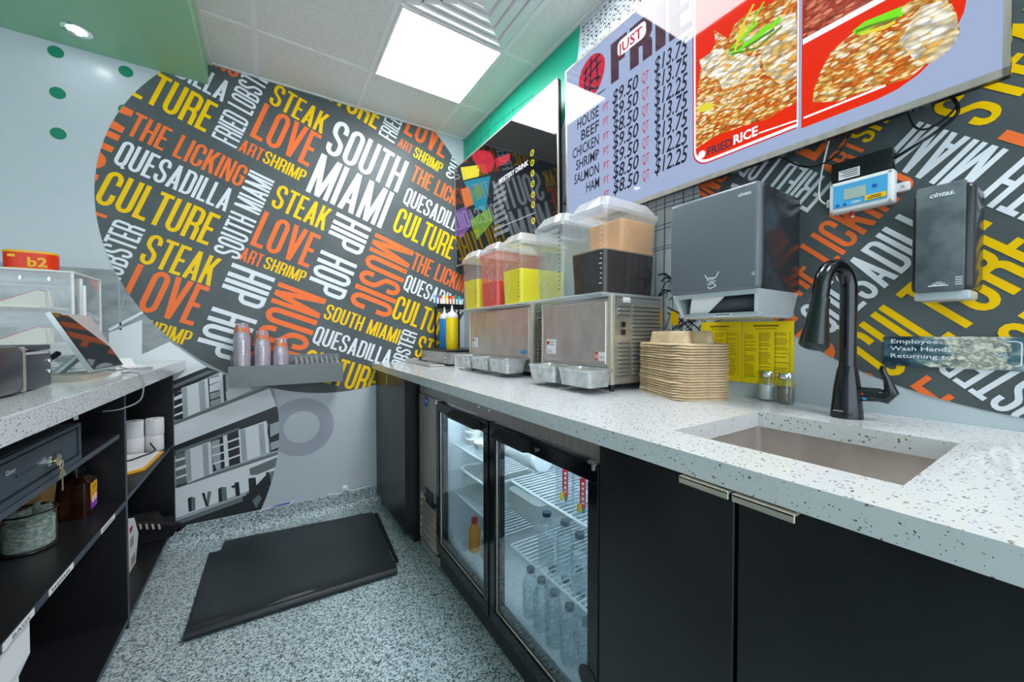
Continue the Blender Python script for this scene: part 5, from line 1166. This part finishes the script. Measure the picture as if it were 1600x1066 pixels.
M_ = mb('white_paper'); btext(M_, 'Clover', (LX+.0016, 1.095, .838), (0, 1, 0), (0, 0, 1), .013, width=.032); M_.build('logo', df, smooth=0)
t_ = thing('key_ring', (LX+.016, 1.262, .80), 'small bunch of brass keys hanging from the cash drawer lock', 'keys')
M_ = mb('key_brass'); M_.lathe([(.013, 0), (.013, .002)], (LX+.013, 1.264, .820), 18, 'x'); M_.box((LX+.011, 1.249, .8195), (LX+.0135, 1.260, .8235)); M_.build('key', t_)
M_ = mb('nickel'); M_.tube([(LX+.016+.001*cos(a), 1.271+.008*sin(a), .806+.009*cos(a)) for a in [2*pi*i/16 for i in range(17)]], .0012, 6); M_.build('ring', t_)
M_ = mb('key_brass')
for dy in (-.012, 0, .012): M_.prism([(LX+.016, 1.271+dy*.2, .799), (LX+.016, 1.266+dy, .778), (LX+.016, 1.278+dy, .778)], (.002, 0, 0))
M_.box((LX+.0165, 1.268, .748), (LX+.018, 1.272, .780)); M_.build('key', t_)
tag(mb('white_paper').box((LX-.075, 1.46, .7775), (LX-.035, 1.55, .786), .002, 1).build('paper_slip'), 'small white folded slip on the top left shelf right of the cash drawer', 'paper')
# cash cup, paper bag, amber bottle on the second shelf
t_ = thing('cash_cup', (-.535, 1.515, .540), 'black wire-rimmed glass cup stuffed with green banknotes on the shelf', 'cup')
c_ = (-.535, 1.512, .5405)
mb('acrylic').lathe([(.046, 0), (.049, .004), (.049, .100)], c_, 32, cap=False).build('glass', t_)
M_ = mb('black_plastic'); 
for z in (.003, .099): M_.tube([(c_[0]+.0495*cos(a), c_[1]+.0495*sin(a), c_[2]+z) for a in [2*pi*i/32 for i in range(33)]], .0025, 6, False)
M_.build('rim', t_)
tag(mb('cash').lathe([(.040, .004), (.045, .01), (.0455, .075), (.030, .080)], c_, 28).build('banknotes', t_), 'crumpled green banknotes')
M_ = mb('cash')
for k in range(7):
    a = k*.9; M_.prism([(c_[0]+.02*cos(a)-.016, c_[1]+.02*sin(a), c_[2]+.07), (c_[0]+.02*cos(a)+.016, c_[1]+.02*sin(a)+.006, c_[2]+.07), (c_[0]+.026*cos(a)+.014, c_[1]+.026*sin(a)+.01, c_[2]+.096+.008*(k % 3)), (c_[0]+.026*cos(a)-.012, c_[1]+.026*sin(a), c_[2]+.092+.008*(k % 2))], (.001, .002, 0))
M_.build('folded_note', t_, smooth=0)
tag(mb('kraft').prism([(-.73, 1.575, .5405), (-.545, 1.575, .5405), (-.545, 1.664, .5405), (-.73, 1.664, .5405)], (.018, .004, .19)).prism([(-.53, 1.582, .73), (-.53, 1.662, .73), (-.56, 1.652, .757), (-.56, 1.595, .757)], (-.14, 0, 0)).build('paper_bag', smooth=0), 'brown kraft paper bag behind the cash cup on the shelf', 'bag')
t_ = thing('amber_bottle', (-.498, 1.725, .540), 'square amber glass bottle with an orange and purple label on the shelf', 'bottle')
bx, by, bz = -.505, 1.707, .5405
M_ = mb('amber_glass'); M_.frustum((bx-.036, by-.036, bz), (bx+.036, by+.036, bz+.105), 0, 0, .014, 5); M_.frustum((bx-.036, by-.036, bz+.105), (bx+.036, by+.036, bz+.122), -.016, -.016, .012, 5); M_.cyl((bx, by, bz+.12), .016, .016, 20); M_.build('glass', t_)
mb('black_plastic').cyl((bx, by, bz+.134), .019, .020, 20).build('cap', t_)
M_ = mb('label_orange').box((bx+.0362, by-.025, bz+.045), (bx+.0368, by+.025, bz+.098)); M_.use('sticker_yellow').box((bx+.0369, by-.025, bz+.072), (bx+.0372, by+.025, bz+.098)); M_.use('label_purple').box((bx+.0362, by-.025, bz+.020), (bx+.0368, by+.025, bz+.045)); M_.use('white_paper')
for dy, dz in ((-.010, .053), (.010, .055), (-.010, .042), (.010, .044)): M_.add([(bx+.0374, by+dy+.009*cos(2*pi*i/16), bz+dz+.005*sin(2*pi*i/16)) for i in range(16)], [tuple(range(16))])
M_.use('print_brown')
for k in range(3): M_.box((bx+.0373, by-.016, bz+.079+k*.005), (bx+.0376, by+.016-.004*(k % 2), bz+.0815+k*.005))
M_.build('label', t_, smooth=0)
# receipt rolls and clipboard in the far bay
rl = None
for (x, y, z, lb) in ((-.465, 2.44, 0, 'white receipt roll, lower one of the column nearest the wall'), (-.463, 2.438, 1, 'white receipt roll, upper one of the column nearest the wall'), (-.530, 2.42, 0, 'white receipt roll, lower one of the middle column'), (-.531, 2.421, 1, 'white receipt roll, upper one of the middle column'), (-.598, 2.40, 0, 'white receipt roll, lower one of the column by the shelf divider'), (-.597, 2.401, 1, 'white receipt roll, upper one of the column by the shelf divider')):
    zz_ = .5475+.0765*z
    if rl is None:
        rl = thing('receipt_roll', (x, y, zz_), lb, 'paper roll', 'white receipt rolls on the far shelf')
        mb('white_paper').lathe([(.007, .002), (.0325, 0), (.0335, .003), (.0335, .073), (.0325, .076), (.007, .074)], (x, y, zz_), 28, cap=False).build('paper', rl)
        mb('kraft').cyl((x, y, zz_+.001), .0075, .0735, 14).build('core', rl)
    else: dup(rl, (x, y, zz_), lb)
t_ = thing('clipboard', (-.49, 2.22, .5475), 'clipboard with white paper and orange edge in front of the receipt rolls', 'clipboard')
mb('cover_yellow').prism([(-.428, 2.10, .5475), (-.420, 2.372, .5475), (-.62, 2.385, .5475), (-.62, 2.07, .5475), (-.49, 2.05, .5475)], (0, 0, .006)).build('board', t_, smooth=0)
mb('white_paper').prism([(-.440, 2.125, .5536), (-.434, 2.362, .5536), (-.618, 2.378, .5536), (-.618, 2.09, .5536), (-.50, 2.07, .5536)], (0, 0, .003)).build('paper_sheet', t_, smooth=0)
tag(mb('black_plastic').tube([(-.60, 2.16, .561), (-.50, 2.25, .561), (-.452, 2.34, .562), (-.447, 2.36, .566), (-.47, 2.385, .595)], .003, 8).build('pen'), 'thin dark pen lying bent across the clipboard paper', 'pen')
# lower far bay: black bag, spray pack
t_ = thing('waist_bag', (-.5, 2.46, .134), 'black bag with a strap and silver buckles on the bottom shelf', 'bag')
M_ = mb('black_fabric'); M_.frustum((-.60, 2.38, .134), (-.395, 2.50, .20), -.004, -.012, .028, 6); M_.frustum((-.61, 2.40, .20), (-.44, 2.49, .245), -.02, -.02, .02, 6); M_.build('pouch', t_)
mb('black_fabric').tube([(-.60, 2.37, .255), (-.52, 2.365, .235), (-.44, 2.36, .215), (-.385, 2.37, .195), (-.36, 2.40, .17), (-.385, 2.42, .145)], [.012, .014, .013, .013, .012, .009], 10).build('strap', t_)
M_ = mb('silver_band')
for k in range(6): M_.tube([(-.545+k*.021, 2.348, .252-k*.006), (-.540+k*.021, 2.346, .228-k*.006)], .005, 8)
M_.build('buckle', t_)
t_ = thing('cleaner_pack', (-.55, 2.10, .134), 'white pack with red print and yellow-edged label behind the divider on the bottom shelf', 'pack')
mb('white_paper').prism([(-.485, 2.06, .134), (-.485, 2.20, .134), (-.485, 2.245, .24), (-.485, 2.19, .33), (-.485, 2.06, .37)], (-.10, 0, 0)).build('pack', t_, smooth=0)
M_ = mb('sticker_yellow').box((-.4848, 2.12, .140), (-.4838, 2.20, .195)); M_.use('white_paper').box((-.4840, 2.12, .145), (-.4834, 2.192, .195)); M_.use('ink_grey')
for k in range(7): M_.box((-.4834, 2.13+.008*k, .150), (-.4830, 2.134+.008*k, .186))
M_.build('label', t_, smooth=0)
M_ = mb('red').box((-.4848, 2.125, .29), (-.4840, 2.160, .312)); M_.use('ink_grey')
for k in range(4): M_.box((-.4848, 2.13+.012*k, .225), (-.4840, 2.134+.012*k, .265))
M_.build('printed_marks', t_, smooth=0)
# carton of bags
t_ = thing('carton', (-.5, 1.05, .134), 'open white carton printed with grey letters under the BAGS shelf label', 'box')
M_ = mb('white_paper'); M_.box((-.70, .86, .135), (-.43, 1.165, .42)); M_.prism([(-.43, .86, .415), (-.43, 1.165, .415), (-.425, 1.195, .44), (-.425, 1.195, .515), (-.428, .86, .50)], (-.004, 0, 0)); M_.build('box', t_, smooth=0)
M_ = mb('ink_grey')
for k in range(9): M_.box((-.4295, .93+k*.022, .345), (-.4290, .945+k*.022, .362)); M_.box((-.4295, .98+k*.017, .378), (-.4290, .991+k*.017, .389))
M_.build('print', t_, smooth=0)
M_ = mb('white_plastic')
for k in range(5): M_.box((-.66+k*.045, .90, .42), (-.63+k*.045, 1.15, .455), .008, 2)
M_.build('bags', t_)
# on the left worktop
t_ = thing('receipt_printer', (-.57, 1.25, LT), 'dark boxy receipt printer at the front edge of the left worktop', 'printer')
M_ = mb('drawer_metal'); M_.box((-.70, 1.318, LT+.004), (-.475, 1.470, 1.060), .004, 2); M_.box((-.70, 1.318, 1.062), (-.475, 1.470, 1.076), .004, 2); M_.build('body', t_)
mb('black_dispenser').box((-.72, 1.10, LT+.002), (-.462, 1.316, 1.078), .018, 4).build('cover', t_)
mb('steel_dark').box((-.60, 1.300, LT+.006), (-.4605, 1.309, 1.074), .002, 1).build('band', t_)
mb('silver_plastic').box((-.476, 1.330, 1.054), (-.473, 1.452, 1.060)).build('paper_slot', t_, smooth=0)
M_ = mb('chrome'); M_.lathe([(.006, 0), (.005, .004)], (-.476, 1.459, 1.035), 14, 'x'); M_.lathe([(.006, 0), (.005, .004)], (-.476, 1.459, 1.008), 14, 'x'); M_.build('button', t_)
M_ = mb('white_paper'); btext(M_, 'Clover', (-.4745, 1.330, 1.064), (0, 1, 0), (0, 0, 1), .009, width=.026); M_.build('logo', t_, smooth=0)
tag(mb('drawer_metal').prism([(-.70, 1.31, 1.08), (-.50, 1.31, 1.08), (-.62, 1.31, 1.125)], (0, .006, 0)).build('paper_flap', t_, smooth=0))
t_ = thing('tablet_stand', (-.50, 1.78, LT), 'tablet checkout screen leaning back on a silver foot on the left worktop', 'tablet')
q = [Vector(p) for p in ((-.452, 1.665, .988), (-.449, 1.935, .988), (-.530, 1.935, 1.165), (-.538, 1.665, 1.168))]
nrm = (q[1]-q[0]).cross(q[3]-q[0]).normalized()
if nrm.x < 0: nrm = -nrm
M_ = mb('silver_plastic'); M_.prism([tuple(p) for p in q], tuple(-nrm*.012)); M_.build('case', t_, smooth=0)
ins = lambda u_, v_: q[0]+(q[1]-q[0])*u_+(q[3]-q[0])*v_
M_ = mb('black_gloss'); M_.poly([tuple(ins(a, b)+nrm*.0006) for a, b in ((.01, .015), (.99, .015), (.99, .985), (.01, .985))]); M_.use('screen_off'); M_.poly([tuple(ins(a, b)+nrm*.0011) for a, b in ((.03, .04), (.97, .04), (.97, .96), (.03, .96))]); M_.build('display', t_, smooth=0)
M_ = mb('silver_plastic'); M_.add([], []); M_.use('steel_dark'); M_.frustum((-.60, 1.56, LT), (-.445, 1.83, LT+.014), -.012, -.022, .035, 6); M_.use('silver_plastic'); M_.tube([(-.56, 1.75, LT+.008), (-.515, 1.77, 1.03)], .012, 12); M_.build('foot', t_)
tag(mb('black_plastic').tube([(-.575, 1.62, .985), (-.535, 1.70, 1.045)], .008, 10).build('brace', t_))
t_ = thing('card_reader', (-.66, 2.13, LT), 'small white card reader dock behind the tablet on the left worktop', 'card reader')
M_ = mb('white_plastic'); M_.prism([(-.48, 1.98, LT+.002), (-.43, 2.09, LT+.002), (-.47, 2.14, LT+.002), (-.53, 2.02, LT+.002)], (0, 0, .009)); M_.prism([(-.50, 2.0, LT+.011), (-.45, 2.08, LT+.011), (-.47, 2.10, LT+.011), (-.52, 2.02, LT+.011)], (-.01, 0, .03)); M_.build('dock', t_, smooth=0)
cable('cable', [(-.47, 1.88, 1.0), (-.44, 1.96, .972), (-.40, 2.02, .972), (-.385, 1.99, .971), (-.42, 1.80, .971), (-.39, 1.76, .972), (-.362, 1.74, .965), (-.357, 1.74, .92), (-.365, 1.73, .88), (-.40, 1.70, .862), (-.43, 1.65, .865)], .0022, 'cord_grey', 'thin grey cable running from the tablet over the left worktop edge')
tag(mb('white_plastic').box((LX+.02, 1.325, .897), (LX+.026, 1.333, .9175)).build('cable_clip'), 'tiny white clip under the edge of the left worktop', 'clip')
t_ = thing('folded_papers', (-.62, 1.62, LT), 'flat stack of white papers behind the tablet foot on the left worktop', 'papers')
for k in range(5): mb('white_paper').box((-.80+.006*k, 1.84+.004*k, LT+.001+k*.009), (-.62-.005*k, 2.02-.003*k, LT+.008+k*.009), .002, 1).build('sheet', t_, smooth=0)
# display case
cx0, cx1, cy0, cy1 = -1.12, -.625, 2.12, 2.40
t_ = thing('display_case', (-.87, 2.26, LT), 'clear two-tier acrylic pastry display case on the left worktop', 'display case')
M_ = mb('acrylic')
M_.box((cx0, cy0, LT+.03), (cx1, cy0+.004, 1.335)); M_.box((cx0, cy1-.004, LT+.03), (cx1, cy1, 1.335)); M_.box((cx1-.004, cy0+.004, LT+.03), (cx1, cy1-.004, 1.335)); M_.box((cx0, cy0, 1.335), (cx1, cy1, 1.340)); M_.build('panel', t_, smooth=0)
M_ = mb('silver_plastic'); M_.box((cx0, cy0-.004, LT), (cx1+.004, cy1+.004, LT+.03), .003, 1)
M_.build('base', t_)
M_ = mb('white_plastic')
for x in (cx1-.003,):
    for y in (cy0+.002, cy1-.002): M_.tube([(x, y, LT+.03), (x, y, 1.336)], .005, 8)
M_.tube([(cx0, cy0, 1.337), (cx1, cy0, 1.337)], .004, 8); M_.tube([(cx1, cy0, 1.337), (cx1, cy1, 1.337)], .004, 8)
M_.tube([(cx1+.022, cy0+.02, 1.14), (cx1+.022, cy0+.02, 1.29)], .006, 8); M_.tube([(cx1+.002, cy0+.02, 1.13), (cx1+.05, cy0+.02, 1.125), (cx1+.06, cy0+.02, 1.11), (cx1+.06, cy0+.02, 1.04)], .007, 8); M_.tube([(cx1+.002, cy0+.06, 1.16), (cx1+.002, cy0+.06, 1.32)], .006, 8); M_.build('frame', t_)
for z in (1.195, 1.055): M_ = mb('acrylic').box((cx0+.004, cy0+.006, z), (cx1-.006, cy1-.006, z+.006)); M_.use('cream').box((cx0+.01, cy0+.012, z+.006), (cx1-.09, cy1-.02, z+.014)); M_.build('shelf', t_, smooth=0)
M_ = mb('chrome')
for x in (cx1-.19, cx1-.13, cx1-.06): M_.box((x-.004, cy0-.004, 1.300), (x+.004, cy0, 1.314), .001, 1)
M_.build('clip', t_)
def cake(x, y, z, label, first=[None]):
    if first[0] is None:
        t_ = thing('cake_slice', (x, y, z), label, 'cake slice', 'boxed cake slices in the display case')
        tag(mb('cream').prism([(x-.085, y-.02, z), (x+.055, y-.02, z), (x+.055, y-.02, z+.055), (x+.035, y-.02, z+.06)], (0, .07, 0)).build('slice', t_, smooth=0))
        mb('red').prism([(x-.085, y-.021, z+.002), (x+.035, y-.021, z+.062), (x+.040, y-.021, z+.062), (x-.075, y-.021, z+.002)], (0, .071, 0)).build('crust', t_, smooth=0)
        mb('acrylic').frustum((x-.10, y-.045, z), (x+.085, y+.075, z+.072), -.02, -.015, .012, 4).build('clear_box', t_)
        first[0] = t_; return t_
    return dup(first[0], (x, y, z), label)
cake(-.775, 2.21, 1.2095, 'boxed cream cake slice on the upper display shelf, right one'); cake(-.99, 2.21, 1.2095, 'boxed cream cake slice on the upper display shelf, left one')
cake(-.775, 2.21, 1.0695, 'boxed cream cake slice on the lower display shelf, right one'); cake(-.99, 2.21, 1.0695, 'boxed cream cake slice on the lower display shelf, left one')
t_ = thing('red_box', (-.77, 2.26, 1.341), 'red curved box with yellow b2 lettering on top of the display case', 'box')
M_ = mb('red_tin'); rx, ry, zc0, zc1 = .066, .045, 1.341, 1.413; cxx, cyy = -.757, 2.21
ring = [(cxx+rx*(1 if cos(a) > 0 else -1)*abs(cos(a))**.6, cyy+ry*(1 if sin(a) > 0 else -1)*abs(sin(a))**.6) for a in [2*pi*i/48 for i in range(48)]]
M_.prism([(x, y, zc0) for x, y in ring], (0, 0, zc1-zc0)); M_.build('box', t_, smooth=40)
M_ = mb('gold')
for z in (zc0, zc1-.008): M_.add([(cxx+(x-cxx)*1.012, cyy+(y-cyy)*1.012, z+dz) for dz in (0, .008) for x, y in ring], [(i, (i+1) % 48, 48+(i+1) % 48, 48+i) for i in range(48)])
btext(M_, 'b2', (cxx+.002, cyy-ry-.0012, zc0+.014), (1, 0, 0), (0, 0, 1), .048, bold=.03, width=.050)
M_.box((cxx-.044, cyy-ry-.0012, zc0+.046), (cxx-.026, cyy-ry-.0006, zc0+.056)); M_.build('lettering', t_, smooth=0)
